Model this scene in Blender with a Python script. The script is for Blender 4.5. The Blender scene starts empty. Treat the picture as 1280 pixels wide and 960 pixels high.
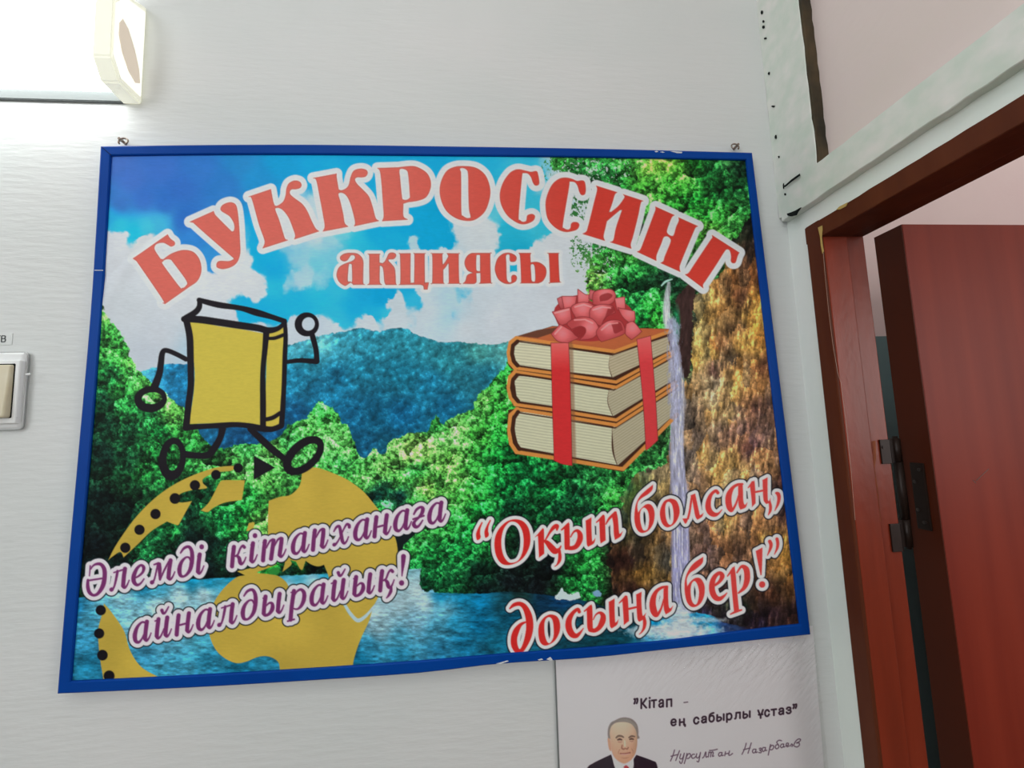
import bpy, bmesh, math, random
import numpy as np
from mathutils import Vector, Matrix

sc = bpy.context.scene
C = sc.collection
# ------------------------------------------------------------------ camera
F_PX = 560.0
YAW, PITCH, ROLL = math.radians(-5.1), math.radians(6.03), math.radians(2.08)
def _rot(a, b, c):
    ca, sa, cb, sb, cc, s = math.cos(a), math.sin(a), math.cos(b), math.sin(b), math.cos(c), math.sin(c)
    Rz = np.array([[ca, -sa, 0], [sa, ca, 0], [0, 0, 1]])
    Rx = np.array([[1, 0, 0], [0, cb, -sb], [0, sb, cb]])
    Rr = np.array([[cc, 0, s], [0, 1, 0], [-s, 0, cc]])
    return Rz @ Rx @ Rr            # camera frame (x right, y forward, z up) -> world
R = _rot(YAW, PITCH, ROLL)
cam_d = bpy.data.cameras.new('camera'); cam = bpy.data.objects.new('camera', cam_d); C.objects.link(cam)
M = Matrix.Identity(4)
for i in range(3):
    M[i][0] = R[i, 0]; M[i][1] = R[i, 2]; M[i][2] = -R[i, 1]
cam.matrix_world = M
cam_d.sensor_fit = 'HORIZONTAL'; cam_d.sensor_width = 36; cam_d.lens = 36 * F_PX / 1280
cam_d.clip_start = 0.01
sc.camera = cam
# ------------------------------------------------------------------ world and light
w = bpy.data.worlds.new('world'); sc.world = w; w.use_nodes = True
w.node_tree.nodes['Background'].inputs[0].default_value = (0.90, 1.0, 0.97, 1)
w.node_tree.nodes['Background'].inputs[1].default_value = 0.32
def area(name, loc, target, sx, sy, power, col):
    d = bpy.data.lights.new(name, 'AREA'); d.shape = 'RECTANGLE'; d.size = sx; d.size_y = sy
    d.energy = power; d.color = col
    o = bpy.data.objects.new(name, d); C.objects.link(o); o.location = loc
    o.rotation_euler = (Vector(target) - Vector(loc)).to_track_quat('-Z', 'Y').to_euler()
    return o
area('overhead_fill', (-0.2, -0.40, 1.10), (0.45, 0.45, 0.0), 0.8, 0.4, 5.0, (1.0, 0.985, 0.97))  # added unseen light from above, no fixture; evens out the two walls
area('left_fill', (-1.55, -1.35, 0.45), (0.45, 0.35, 0.1), 0.9, 1.1, 16.5, (0.97, 0.98, 1.0))  # added unseen light at left, no window; brightens the door-wall faces
area('next_room_side_fill', (3.05, -1.7, 0.25), (0.9, 0.6, 0.15), 1.2, 1.1, 29.0, (1.0, 0.97, 0.95))  # added unseen light, no window there; placed for the sheen on the leaf
area('next_room_top_fill', (1.25, 0.15, 1.08), (1.35, 0.75, 0.2), 0.5, 0.5, 4.5, (1.0, 0.97, 0.95))  # added unseen light to brighten the pink wall over the leaf
sc.view_settings.view_transform = 'Standard'; sc.view_settings.look = 'None'
sc.view_settings.gamma = 1; sc.view_settings.use_curve_mapping = False
sc.view_settings.exposure = 0.0

# ------------------------------------------------------------------ geometry of the place
D = 0.60          # poster wall plane y
XC = 0.473        # door wall plane x
FLOOR, CEIL = -1.70, 1.12
def ray(x, y):
    return R @ np.array([(x - 640) / F_PX, 1.0, -(y - 480) / F_PX])
def onY(x, y, c=D):
    d = ray(x, y); return d * (c / d[1])
def onX(x, y, c=XC):
    d = ray(x, y); return d * (c / d[0])
def rays(X, Y):
    P = np.stack([(X - 640) / F_PX, np.ones_like(X), -(Y - 480) / F_PX], -1)
    return P @ R.T

# ------------------------------------------------------------------ materials
def lin(c):
    c = np.asarray(c, float) / 255.0
    return np.where(c <= 0.04045, c / 12.92, ((c + 0.055) / 1.055) ** 2.4)
def L4(c, k=1.0):
    v = lin(c) * k
    return (float(min(v[0], .95)), float(min(v[1], .95)), float(min(v[2], .95)), 1)
def mat(name, col, rough=0.6, spec=0.3, vary=0.0, vscale=(8, 8, 8), col2=None, bump=0.0, bscale=(60, 60, 60), bdist=0.001,
        metal=0.0, attr=None, vdetail=4, ramp=(0.35, 0.7), emit=None, estr=0.0, coat=0.0):
    m = bpy.data.materials.new(name); m.use_nodes = True
    nt = m.node_tree; b = nt.nodes['Principled BSDF']
    b.inputs['Roughness'].default_value = rough
    b.inputs['Specular IOR Level'].default_value = spec
    b.inputs['Metallic'].default_value = metal
    if coat: b.inputs['Coat Weight'].default_value = coat; b.inputs['Coat Roughness'].default_value = 0.15
    tc = nt.nodes.new('ShaderNodeTexCoord')
    if attr:
        a = nt.nodes.new('ShaderNodeAttribute'); a.attribute_name = attr
        nt.links.new(a.outputs['Color'], b.inputs['Base Color'])
    elif col2 is not None:
        mp = nt.nodes.new('ShaderNodeMapping'); mp.inputs['Scale'].default_value = vscale
        n = nt.nodes.new('ShaderNodeTexNoise'); n.inputs['Scale'].default_value = 1; n.inputs['Detail'].default_value = vdetail
        r = nt.nodes.new('ShaderNodeValToRGB')
        r.color_ramp.elements[0].position = ramp[0]; r.color_ramp.elements[1].position = ramp[1]
        r.color_ramp.elements[0].color = col; r.color_ramp.elements[1].color = col2
        nt.links.new(tc.outputs['Object'], mp.inputs[0]); nt.links.new(mp.outputs[0], n.inputs['Vector'])
        nt.links.new(n.outputs['Fac'], r.inputs[0]); nt.links.new(r.outputs[0], b.inputs['Base Color'])
    else:
        b.inputs['Base Color'].default_value = col
    if bump:
        mp = nt.nodes.new('ShaderNodeMapping'); mp.inputs['Scale'].default_value = bscale
        n = nt.nodes.new('ShaderNodeTexNoise'); n.inputs['Scale'].default_value = 1; n.inputs['Detail'].default_value = 3
        bp = nt.nodes.new('ShaderNodeBump'); bp.inputs['Strength'].default_value = bump; bp.inputs['Distance'].default_value = bdist
        nt.links.new(tc.outputs['Object'], mp.inputs[0]); nt.links.new(mp.outputs[0], n.inputs['Vector'])
        nt.links.new(n.outputs['Fac'], bp.inputs['Height']); nt.links.new(bp.outputs[0], b.inputs['Normal'])
    if emit is not None:
        b.inputs['Emission Color'].default_value = emit; b.inputs['Emission Strength'].default_value = estr
    return m
m_wall = mat('wall_paint', (.73, .755, .745, 1), .55, .25, col2=(.785, .785, .78, 1), vscale=(3, 3, 5), bump=.55, bscale=(28, 28, 160), bdist=.0012)
m_doorwall = mat('door_wall_paint', (.85, .93, .87, 1), .4, .3, col2=(.90, .93, .90, 1), vscale=(9, 9, 3), bump=.4, bscale=(60, 60, 30), bdist=.001)
m_trim = mat('green_white_gloss_paint', (.68, .75, .67, 1), .4, .3, col2=(.83, .82, .78, 1), vscale=(14, 34, 40), bump=.5, bscale=(60, 60, 60), bdist=.0015)
m_pink = mat('pink_wall_paint', (.80, .64, .63, 1), .6, .2, col2=(.84, .70, .68, 1), vscale=(4, 4, 4), bump=.15, bscale=(90, 90, 90))
m_pinkpanel = mat('pink_panel_paint', (.78, .67, .63, 1), .55, .2, col2=(.80, .67, .65, 1), vscale=(6, 6, 12), bump=.25, bscale=(50, 50, 120))
m_dado = mat('dark_teal_paint', (.16, .27, .28, 1), .4, .4, bump=.1)
m_raw = mat('bare_dirty_wood', (.045, .04, .03, 1), .8, .1, col2=(.13, .09, .05, 1), vscale=(30, 30, 16), bump=.4)
m_crack = mat('dark_crack', (.015, .018, .017, 1), .9, .05, bump=.1)
m_jamb = mat('brown_varnished_wood', L4((104, 38, 22), 1.5), .30, .28, col2=L4((118, 44, 26), 1.55), vscale=(40, 40, 3), bump=.35, bscale=(120, 120, 60), bdist=.0008)
m_arch = mat('dark_brown_architrave', L4((86, 42, 26), 1.05), .45, .12, col2=L4((98, 50, 30), 1.05), vscale=(30, 30, 4), bump=.2, bscale=(90, 90, 20))
m_leaf = mat('mahogany_veneer', L4((106, 34, 22), 1.5), .42, .22, col2=L4((126, 46, 30), 1.6), vscale=(26, 26, 1.2), vdetail=6, ramp=(.3, .75), bump=.12, bscale=(200, 200, 30), bdist=.0005)
m_leafedge = mat('dark_door_edge', L4((66, 26, 12), 1.5), .5, .15, col2=L4((74, 32, 18), 1.1), vscale=(20, 20, 3), bump=.1)
m_hinge = mat('blackened_steel', (.022, .012, .009, 1), .42, .35, metal=.2, bump=.2)
m_screw = mat('worn_screw_steel', (.16, .13, .12, 1), .35, .5, metal=.9, bump=.2)
m_chip = mat('yellowed_primer', (.55, .38, .12, 1), .7, .2, bump=.2)
m_blue = mat('blue_plastic_profile', L4((0, 54, 132), 1.35), .45, .10, col2=L4((0, 60, 140), 1.4), vscale=(5, 5, 5), bump=.12, bscale=(40, 40, 200))
m_whitechip = mat('scuffed_white', (.75, .78, .8, 1), .6, .2, bump=.2)
m_metal = mat('rusty_steel_ring', (.35, .30, .25, 1), .4, .5, metal=.7, col2=(.16, .08, .04, 1), vscale=(200, 200, 200), bump=.2)
m_lampbase = mat('grey_enamel', (.09, .10, .10, 1), .4, .4, bump=.05)
m_diff = mat('glowing_diffuser', (.9, .92, .9, 1), .5, .2, emit=(.95, 1.0, .98, 1), estr=8.0, bump=.05)
m_cap = mat('cream_lamp_end_cap', (.80, .80, .66, 1), .45, .3, emit=(1, 1, .86, 1), estr=.42, bump=.1)
m_capw = mat('cream_translucent_plate', (.86, .86, .76, 1), .45, .3, emit=(1, 1, .92, 1), estr=.75, bump=.1)
m_capt = mat('tan_cap_patch', (.74, .64, .52, 1), .6, .2, emit=(1, .88, .74, 1), estr=.34, bump=.1)  # tan patch on the end plate, with weaker emission
m_plate = mat('white_switch_plate', (.84, .85, .85, 1), .4, .4, bump=.35, bscale=(90, 90, 90), bdist=.001)
m_rock = mat('cream_rocker', (.62, .54, .36, 1), .3, .45, col2=(.70, .64, .48, 1), vscale=(10, 10, 30), bump=.05)
m_label = mat('white_label', (.76, .78, .77, 1), .5, .3, bump=.05)
m_ink = mat('grey_ink', (.08, .09, .09, 1), .6, .2, bump=.02)
m_print = mat('banner_print', None, .5, .08, attr='Col', bump=.16, bscale=(40, 40, 900), bdist=.0006)
m_paper = mat('sheet_print', None, .5, .2, attr='Col', bump=.08, bscale=(60, 60, 60))
m_floor = mat('brown_floor_paint', (.22, .12, .07, 1), .4, .4, col2=(.28, .16, .10, 1), bump=.1)
m_ceil = mat('white_ceiling', (.80, .82, .81, 1), .7, .2, bump=.1)
# clear plastic: mostly see-through with a glossy skin
m_sleeve = bpy.data.materials.new('clear_plastic_film'); m_sleeve.use_nodes = True
nt = m_sleeve.node_tree; nt.nodes.remove(nt.nodes['Principled BSDF'])
tr = nt.nodes.new('ShaderNodeBsdfTransparent'); tr.inputs[0].default_value = (.97, .97, .97, 1)
gl = nt.nodes.new('ShaderNodeBsdfGlossy'); gl.inputs['Roughness'].default_value = .12
lwt = nt.nodes.new('ShaderNodeLayerWeight'); lwt.inputs['Blend'].default_value = .5
pw_ = nt.nodes.new('ShaderNodeMath'); pw_.operation = 'POWER'; pw_.inputs[1].default_value = 2.2
fr = nt.nodes.new('ShaderNodeMath'); fr.operation = 'MULTIPLY_ADD'; fr.inputs[1].default_value = .8; fr.inputs[2].default_value = .03
nt.links.new(lwt.outputs['Facing'], pw_.inputs[0]); nt.links.new(pw_.outputs[0], fr.inputs[0])
mx = nt.nodes.new('ShaderNodeMixShader')
nt.links.new(fr.outputs[0], mx.inputs[0]); nt.links.new(tr.outputs[0], mx.inputs[1]); nt.links.new(gl.outputs[0], mx.inputs[2])
nt.links.new(mx.outputs[0], nt.nodes['Material Output'].inputs[0])

# ------------------------------------------------------------------ object helpers
def obj(name, bm, m, parent=None, smooth=False):
    me = bpy.data.meshes.new(name)
    if smooth:
        for f in bm.faces: f.smooth = True
    bm.to_mesh(me); bm.free()
    o = bpy.data.objects.new(name, me); me.materials.append(m)
    C.objects.link(o)
    if parent: o.parent = parent
    return o
def tag(o, label, cat, group=None):
    o['label'] = label; o['category'] = cat
    if group: o['group'] = group
    return o
def struct(o, label=None):
    o['kind'] = 'structure'
    if label: o['label'] = label
    return o
def empty(name, loc=(0, 0, 0)):
    o = bpy.data.objects.new(name, None); C.objects.link(o); o.empty_display_size = .02
    return o
def box(x0, x1, y0, y1, z0, z1, bev=0.0, seg=2, bm=None):
    own = bmesh.new()
    bmesh.ops.create_cube(own, size=1)
    for v in own.verts:
        v.co = Vector((x0 + (v.co.x + .5) * (x1 - x0), y0 + (v.co.y + .5) * (y1 - y0), z0 + (v.co.z + .5) * (z1 - z0)))
    if bev:
        bmesh.ops.bevel(own, geom=own.edges[:], offset=bev, segments=seg, affect='EDGES', profile=.6)
    if bm is None: return own
    me = bpy.data.meshes.new('t'); own.to_mesh(me); own.free(); bm.from_mesh(me); bpy.data.meshes.remove(me)
    return bm
def prism(pts, vec, bm=None, bev=0.0):
    """closed planar outline pts (3D) pushed along vec"""
    own = bmesh.new()
    a = [own.verts.new(Vector(p)) for p in pts]; b = [own.verts.new(Vector(p) + Vector(vec)) for p in pts]
    own.faces.new(a); own.faces.new(b[::-1])
    n = len(a)
    for i in range(n):
        own.faces.new((a[i], b[i], b[(i + 1) % n], a[(i + 1) % n]))
    bmesh.ops.recalc_face_normals(own, faces=own.faces[:])
    if bev: bmesh.ops.bevel(own, geom=own.edges[:], offset=bev, segments=2, affect='EDGES')
    if bm is None: return own
    me = bpy.data.meshes.new('t'); own.to_mesh(me); own.free(); bm.from_mesh(me); bpy.data.meshes.remove(me)
    return bm
def cyl(p0, p1, r, seg=16, bm=None, r2=None):
    p0, p1 = Vector(p0), Vector(p1); own = bm or bmesh.new()
    q = (p1 - p0).to_track_quat('Z', 'Y').to_matrix().to_4x4(); q.translation = (p0 + p1) / 2
    bmesh.ops.create_cone(own, cap_ends=True, segments=seg, radius1=r, radius2=r if r2 is None else r2, depth=(p1 - p0).length, matrix=q)
    return own
def tube(pts, r, seg=8, closed=False, bm=None):
    own = bm or bmesh.new(); rings = []; n = len(pts)
    for i, p in enumerate(pts):
        a = Vector(pts[(i - 1) % n] if (closed or i > 0) else pts[0]); b = Vector(pts[(i + 1) % n] if (closed or i < n - 1) else pts[-1])
        t = (b - a).normalized(); s = t.cross(Vector((0, 1, 0.013))).normalized(); u = t.cross(s)
        rings.append([own.verts.new(Vector(p) + (s * math.cos(2 * math.pi * k / seg) + u * math.sin(2 * math.pi * k / seg)) * r) for k in range(seg)])
    m = n if closed else n - 1
    for i in range(m):
        A, B = rings[i], rings[(i + 1) % n]
        for k in range(seg): own.faces.new((A[k], A[(k + 1) % seg], B[(k + 1) % seg], B[k]))
    if not closed: own.faces.new(rings[0][::-1]); own.faces.new(rings[-1])
    return own

# ------------------------------------------------------------------ the room shell
struct(obj('floor', box(-1.9, 3.3, -2.6, 1.0, FLOOR - .05, FLOOR), m_floor))
struct(obj('ceiling', box(-1.9, 3.3, -2.6, 1.0, CEIL, CEIL + .05), m_ceil))
struct(obj('wall_back', box(-1.9, XC + .02, D, D + .08, FLOOR, CEIL), m_wall), 'pale grey-white painted wall behind the banner')
struct(obj('wall_left', box(-1.9, -1.82, -2.6, D, FLOOR, CEIL), m_wall))
# door wall: pier beside the corner, strip above the door, part nearer than the door
DY0, DY1 = -0.30, 0.538          # door opening along y
HZ = 0.243                       # underside of door head on the wall face
JX = 0.5435                       # far side of the wall
rw = box(XC, JX, 0.562, D, FLOOR, CEIL)
box(XC, JX, -2.6, DY0 - .024, FLOOR, CEIL, bm=rw)
box(XC, JX, DY0 - .024, 0.562, 0.266, 0.300, bm=rw)
box(XC + .012, JX, DY0 - .024, 0.562, 0.300, CEIL, bm=rw)
struct(obj('wall_right', rw, m_doorwall), 'greenish white strip of wall between corner and door frame')
# pink room beyond the door
struct(obj('wall_far', box(JX, 3.2, 0.78, 0.84, 0.155, CEIL), m_pink), 'pale pink wall of the next room seen above the door leaf')
struct(obj('trim_4', box(JX, 3.2, 0.777, 0.84, FLOOR, 0.155), m_dado), 'dark teal lower wall of the next room seen through the hinge gap')  # teal dado, raised so its dark colour stands in for shade in the gap
struct(obj('wall_front', box(JX, 3.28, -2.68, -2.6, FLOOR, CEIL), m_pink))
struct(obj('wall_beyond', box(3.2, 3.28, -2.6, 0.84, FLOOR, CEIL), m_pink))

# post in the corner, horizontal rail over the door, transom panel
rnd = random.Random(4)
def wobbly_bar(axis, a0, a1, lo, hi, x0, x1, n=40, amp=.0012, slope=0.0):
    """hand-painted timber: a bar along 'y' or 'z' with slightly uneven arrises"""
    bm = bmesh.new(); rings = []
    for i in range(n + 1):
        t = i / n; s = a0 + (a1 - a0) * t
        j = [rnd.uniform(-amp, amp) for _ in range(3)]
        sh = slope * (s - a0)
        sec = [(x0 + j[2] * .3, lo + j[0] + sh), (x0 + j[2] * .3 + .0008, lo - .0008 + j[0] + sh), (x1, lo + j[0] + sh), (x1, hi + j[1] + sh), (x0 + j[2] * .3, hi + j[1] + sh)]
        rings.append([bm.verts.new((x, s, q) if axis == 'y' else (x, q, s)) for x, q in sec])
    for A, B in zip(rings, rings[1:]):
        for k in range(5): bm.faces.new((A[k], A[(k + 1) % 5], B[(k + 1) % 5], B[k]))
    bm.faces.new(rings[0]); bm.faces.new(rings[-1][::-1])
    bmesh.ops.recalc_face_normals(bm, faces=bm.faces[:])
    return bm
post = struct(obj('trim_1', wobbly_bar('z', .30, CEIL, .521, D, XC - .012, XC + .012), m_trim), 'green-white painted corner post beside the pink panel')
rail = struct(obj('trim_2', wobbly_bar('y', D - .006, -1.4, .2935, .3375, XC - .0125, XC + .012, 120, .0007, slope=.0105), m_trim), 'green-white painted rail above the door')
obj('post_reveal', wobbly_bar('z', .335, CEIL, .5175, .5215, XC - .0110, XC + .012, 60, .0009), m_raw, post)
panel = struct(obj('trim_3', box(XC + .003, XC + .010, -1.4, .519, .32, CEIL), m_pinkpanel), 'pinkish grey painted transom panel above the rail')
# paint losses along the corner (dark gaps) and the hole under the end of the rail
def blob(px, py, rx, ry, xplane, m, parent, name, seed=0):
    r_ = random.Random(seed + int(px * 7 + py)); bm = bmesh.new(); c = onX(px, py, xplane); pts = []
    for k in range(12):
        a = 2 * math.pi * k / 12; q = r_.uniform(.7, 1.15)
        pts.append(onX(px + rx * q * math.cos(a), py + ry * q * math.sin(a), xplane))
    prism(pts, (-.0012, 0, 0), bm)
    return obj(name, bm, m, parent)
for (px, py, rx, ry) in [(952.8, 15.5, 1.2, 2.6), (954.6, 27, 1, 1.6), (954.6, 34, 1.5, 2.2), (957, 48, 1.6, 1.4), (961.5, 92, 1, 2), (967, 133, 2.2, 1.2), (970, 171, 1, 2.5), (974, 196, .8, 1.6), (980, 233, .7, 3.5), (982, 243, 1, 1.6)]:
    blob(px, py, rx, ry, XC - .0125, m_crack, post, 'paint_loss')
bm = prism([onX(x, y, XC - .0155) for x, y in [(980.5, 232.5), (990, 224), (1000, 217), (1000.5, 219.5), (990, 227), (981.5, 234)]], (-.0006, 0, 0))
obj('joint_crack', bm, m_crack, post)
bm = prism([onX(x, y, XC - .0145) for x, y in [(985, 267), (990, 265.5), (996, 263), (1002, 259.5), (998, 265), (996, 269), (990, 270.5), (986, 269.5)]], (-.002, 0, 0))
obj('gap_hole', bm, m_crack, rail)

# ------------------------------------------------------------------ door frame
fr_ = struct(empty('door_frame'), 'brown varnished wooden door frame'); fr_.name = 'door_2'
ar = box(XC - .004, XC + .012, .538, .562, FLOOR, .268, .0018)
obj('architrave', ar, m_arch, fr_)
# jamb: front reveal then the rebate, facing the room
obj('jamb', box(XC, .5075, .5375, .5585, FLOOR, .2600, .0012), m_jamb, fr_)
obj('rebate', box(.5065, JX, .5500, .5600, FLOOR, .2600, .001), m_jamb, fr_)
hd = wobbly_bar('y', .5625, DY0 - .024, .2445, .2665, XC - .004, XC + .02, 60, .0004)
obj('head_architrave', hd, m_arch, fr_)
obj('door_head', box(XC + .002, .512, DY0, .5380, .2440, .262, .001), m_arch, fr_)
obj('head_rebate', box(.510, JX, DY0, .5520, .2500, .264, .001), m_arch, fr_)
obj('jamb', box(XC - .004, JX, DY0 - .024, DY0, FLOOR, .268, .001), m_jamb, fr_)
# chips of old yellow primer and the pale line where architrave meets jamb
def chip(poly, xp, name='paint_chip', m=m_chip):
    obj(name, prism([onX(x, y, xp) for x, y in poly], (-.0008, 0, 0)), m, fr_)
chip([(1023, 284.5), (1028, 282), (1028.5, 287), (1027.5, 297), (1028.5, 306), (1030, 314), (1028.5, 317), (1026.5, 306), (1025.5, 295), (1024, 289)], XC - .0045)
chip([(1046, 262), (1050, 258), (1056, 255), (1060, 253), (1058, 258), (1050, 262)], XC - .0045)
# thin worn edge line
pts = [(1029, 316), (1031.5, 345), (1036, 390), (1041, 430), (1047, 465), (1051, 478), (1058, 530), (1064, 590), (1069, 650)]
bm = tube([onX(x, y, XC - .0042) for x, y in pts], .00022, 6)
obj('worn_edge', bm, mat('rubbed_pale_edge', (.50, .32, .25, 1), .6, .3, bump=.1), fr_)

# ------------------------------------------------------------------ door leaf, opened away at right angles
door = struct(empty('door_1'), 'open mahogany brown door leaf')
LX, LY0, LY1, LZ = .5905, .538, .580, .2625
obj('door_leaf', box(LX + .0006, LX + .82, LY0, LY1 - .0002, FLOOR + .01, LZ, .0006, 1), m_leaf, door)
obj('door_edge', box(LX - .0006, LX + .0012, LY0 + .0006, LY1, FLOOR + .01, LZ - .0006), m_leafedge, door)
k0, k1 = onY(1136.5, 683, .568), onY(1118.5, 548, .568)
kx = (k0[0] + k1[0]) / 2; ky = .568; hz0, hz1 = k0[2], k1[2]
py0 = onX(1161.5, 622, LX)[1]; pz0 = onX(1162, 663, LX)[2]; pz1 = onX(1155, 579, LX)[2]
hg = obj('hinge', box(LX - .0028, LX - .0002, py0, ky, pz0, pz1, .001), m_hinge, door)
zs = [hz0 + (hz1 - hz0) * t for t in (0, .245, .25, .775, .78, 1)]
obj('knuckle', cyl((kx, ky, zs[0]), (kx, ky, zs[1]), .0052, 20), m_hinge, hg, True)
obj('knuckle', cyl((kx, ky, zs[2]), (kx, ky, zs[3]), .0054, 20), m_hinge, hg, True)
obj('knuckle', cyl((kx, ky, zs[4]), (kx, ky, zs[5]), .0052, 20), m_hinge, hg, True)
obj('knuckle_pin', cyl((kx, ky, hz0 - .003), (kx, ky, hz1 + .003), .0030, 16), m_hinge, hg, True)
jx0 = onY(1100, 560, .549)[0]
for z0_, z1_ in ((zs[4] + .0, hz1), (hz0, zs[1])):
    obj('hinge_plate', box(jx0, JX + .001, .5480, .5500, z0_, z1_, .0005), m_hinge, hg)
    obj('hinge_plate', box(JX - .001, JX + .0014, .5480, ky, z0_, z1_, .0005), m_hinge, hg)
    obj('hinge_plate', box(JX, kx, ky - .0012, ky + .0012, z0_, z1_), m_hinge, hg)
for px, py in ((1149, 587), (1144, 602), (1148, 637), (1156, 653)):
    p = onX(px, py, LX - .003)
    obj('screw', cyl(p - np.array([.0012, 0, 0]), p + np.array([.001, 0, 0]), .0024, 12), m_screw, hg)
for px, py in ((1104, 559),):
    p = onY(px, py, .548)
    obj('screw', cyl(p - np.array([0, .001, 0]), p + np.array([0, .001, 0]), .0020, 12), m_hinge, hg)
# mortise in the jamb: a strip of bare scraped wood
mm = mat('bare_scraped_wood', L4((150, 85, 50), 1.1), .6, .2, col2=L4((105, 45, 28), 1.2), vscale=(90, 90, 30), bump=.3)
bm = prism([onY(x, y, .5494) for x, y in [(1085, 552), (1094, 551), (1095, 572), (1093, 585), (1097, 610), (1101, 652), (1097, 650), (1092, 610), (1088, 583)]], (0, -.0004, 0))
obj('hinge_mortise', bm, mm, fr_)
for a, b in (((1216, 600), (1220, 604)), ((1220, 601), (1236, 586))):
    p, q = onY(*a, LY0 - .0002), onY(*b, LY0 - .0002)
    obj('scratch', tube([p, q], .00035, 6), m_screw, door)

# ------------------------------------------------------------------ wall lamp
LXE = -.4328
lamp = tag(empty('wall_lamp'), 'white glowing tube lamp on the wall with cream plastic end cap', 'lamp')
x_far = -1.02
prof = [(.5995, .4545), (.5616, .4560), (.5467, .4788), (.5455, .5560), (.5600, .5800), (.5995, .5990)]
def profile_prism(x0, x1, grow=0.0, bm=None, bev=0.0, pr=prof):
    cy = .58; cz = .527
    p = [(x0, min(.5995, cy + (y - cy) * (1 + grow)), cz + (z - cz) * (1 + grow)) for y, z in pr]
    return prism(p, (x1 - x0, 0, 0), bm, bev)
obj('lamp_base', prism([(x_far, y, z) for y, z in ((.5998, .4556), (.5950, .4556), (.5950, .5980), (.5998, .5985))], (LXE - .020 - x_far, 0, 0), None, .0008), m_lampbase, lamp)
tray = [(.5995, .4552), (.585, .4552), (.568, .4722), (.568, .59), (.5995, .59)]
dprof = [(.5955, .4690), (.5760, .4625), (.5600, .4650), (.5490, .4820), (.5480, .555), (.560, .577), (.5995, .592)]
obj('diffuser', prism([(x_far + .01, y, z) for y, z in dprof], (LXE - .020 - x_far - .01, 0, 0), None, .002), m_diff, lamp)
obj('end_cap', profile_prism(LXE - .0235, LXE, 0, None, .0022), m_cap, lamp)
inner = [(y + (.575 - y) * .10, z + (.527 - z) * .10) for y, z in prof[1:-1]]
inner = [(.596, .4640)] + inner + [(.596, .589)]
obj('end_plate', prism([(LXE - .001, y, z) for y, z in inner], (.0022, 0, 0), None, .0006), m_capw, lamp)
patch = [(.592, .480), (.584, .474), (.572, .480), (.560, .496), (.5535, .514), (.5530, .530), (.558, .541), (.568, .536), (.580, .518), (.589, .498)]
obj('end_cap_patch', prism([(LXE + .0012, y, z) for y, z in patch], (.0006, 0, 0)), m_capt, lamp)
obj('end_cap', profile_prism(x_far - .012, x_far + .012, 0, None, .002), m_cap, lamp)

# ------------------------------------------------------------------ light switch and label
sw = tag(empty('light_switch'), 'white paint-spattered wall switch with cream rocker at left edge', 'switch')
px1, pz0_, pz1_ = -.5455, .0240, .1195
pl = box(px1 - .140, px1, D - .0085, D, pz0_, pz1_, .0065, 4)
obj('switch_plate', pl, m_plate, sw, True)
rim = [onY(*q, D - .0125) for q in ((23.5, 449), (17.5, 529))]
rx1 = onY(20.5, 456, D - .012)[0] ; rz1 = onY(8, 455, D - .0125)[2]; rz0 = onY(8, 523, D - .0125)[2]
fb = box(px1 - .130, rx1 + .0045, D - .0125, D - .005, rz0 - .0065, rz1 + .005, .002, 3)
obj('switch_bezel', fb, m_plate, sw, True)
obj('rocker_gap', box(rx1 - .0555, rx1 + .0002, D - .0128, D - .006, rz0 - .0002, rz1 + .0008, .0015), m_crack, sw)
rb = box(rx1 - .0550, rx1 - .0016, D - .0185, D - .006, rz0 + .0006, rz1 - .0012, .003, 3)
for v in rb.verts:
    if v.co.y < D - .012: v.co.y += (v.co.z - (rz0 + rz1) / 2) * .07
obj('rocker', rb, m_rock, sw, True)
for q in ((20, 500), (19, 521), (35, 468)):
    p = onY(*q, D - .011); bm = bmesh.new(); bmesh.ops.create_uvsphere(bm, u_segments=10, v_segments=6, radius=.0022)
    for v in bm.verts: v.co = Vector((v.co.x * 1.4, v.co.y * .5, v.co.z * .7)) + Vector(p)
    obj('paint_drip', bm, m_plate, sw, True)
a, b = onY(16.5, 416.5, D), onY(15.5, 431, D)
lab = tag(empty('name_label'), 'small white label strip above the light switch', 'label')
obj('label_strip', box(a[0] - .11, a[0], D - .0009, D, b[2], a[2]), m_label, lab)
def stroke_box(p, q, wd, y):
    p = Vector(p); q = Vector(q); t = (q - p).normalized(); n = Vector((-t.z, 0, t.x)) * wd
    return prism([p - n, p + n, q + n, q - n], (0, -.0003, 0))
lb = bmesh.new()
bx, bz = onY(2.7, 427, D)[0], onY(4, 427.6, D)[2]; lw, lh = .0047, .0078
yy = D - .0009
def lbl(segs):
    for s_ in segs:
        me = bpy.data.meshes.new('t'); t_ = stroke_box((bx + s_[0] * lw, yy, bz + s_[1] * lh), (bx + s_[2] * lw, yy, bz + s_[3] * lh), .0006, yy)
        t_.to_mesh(me); t_.free(); lb.from_mesh(me); bpy.data.meshes.remove(me)
lbl([(0, 0, 0, 1), (0, 1, .8, .97), (.8, .97, .9, .78), (.9, .78, .75, .55), (0, .53, .8, .53), (.8, .53, 1, .3), (1, .3, .85, .03), (0, 0, .85, .02),
     (-.9, 0, -.9, 1), (-1.5, 1, -.3, 1)])
obj('lettering', lb, m_ink, lab)

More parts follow.
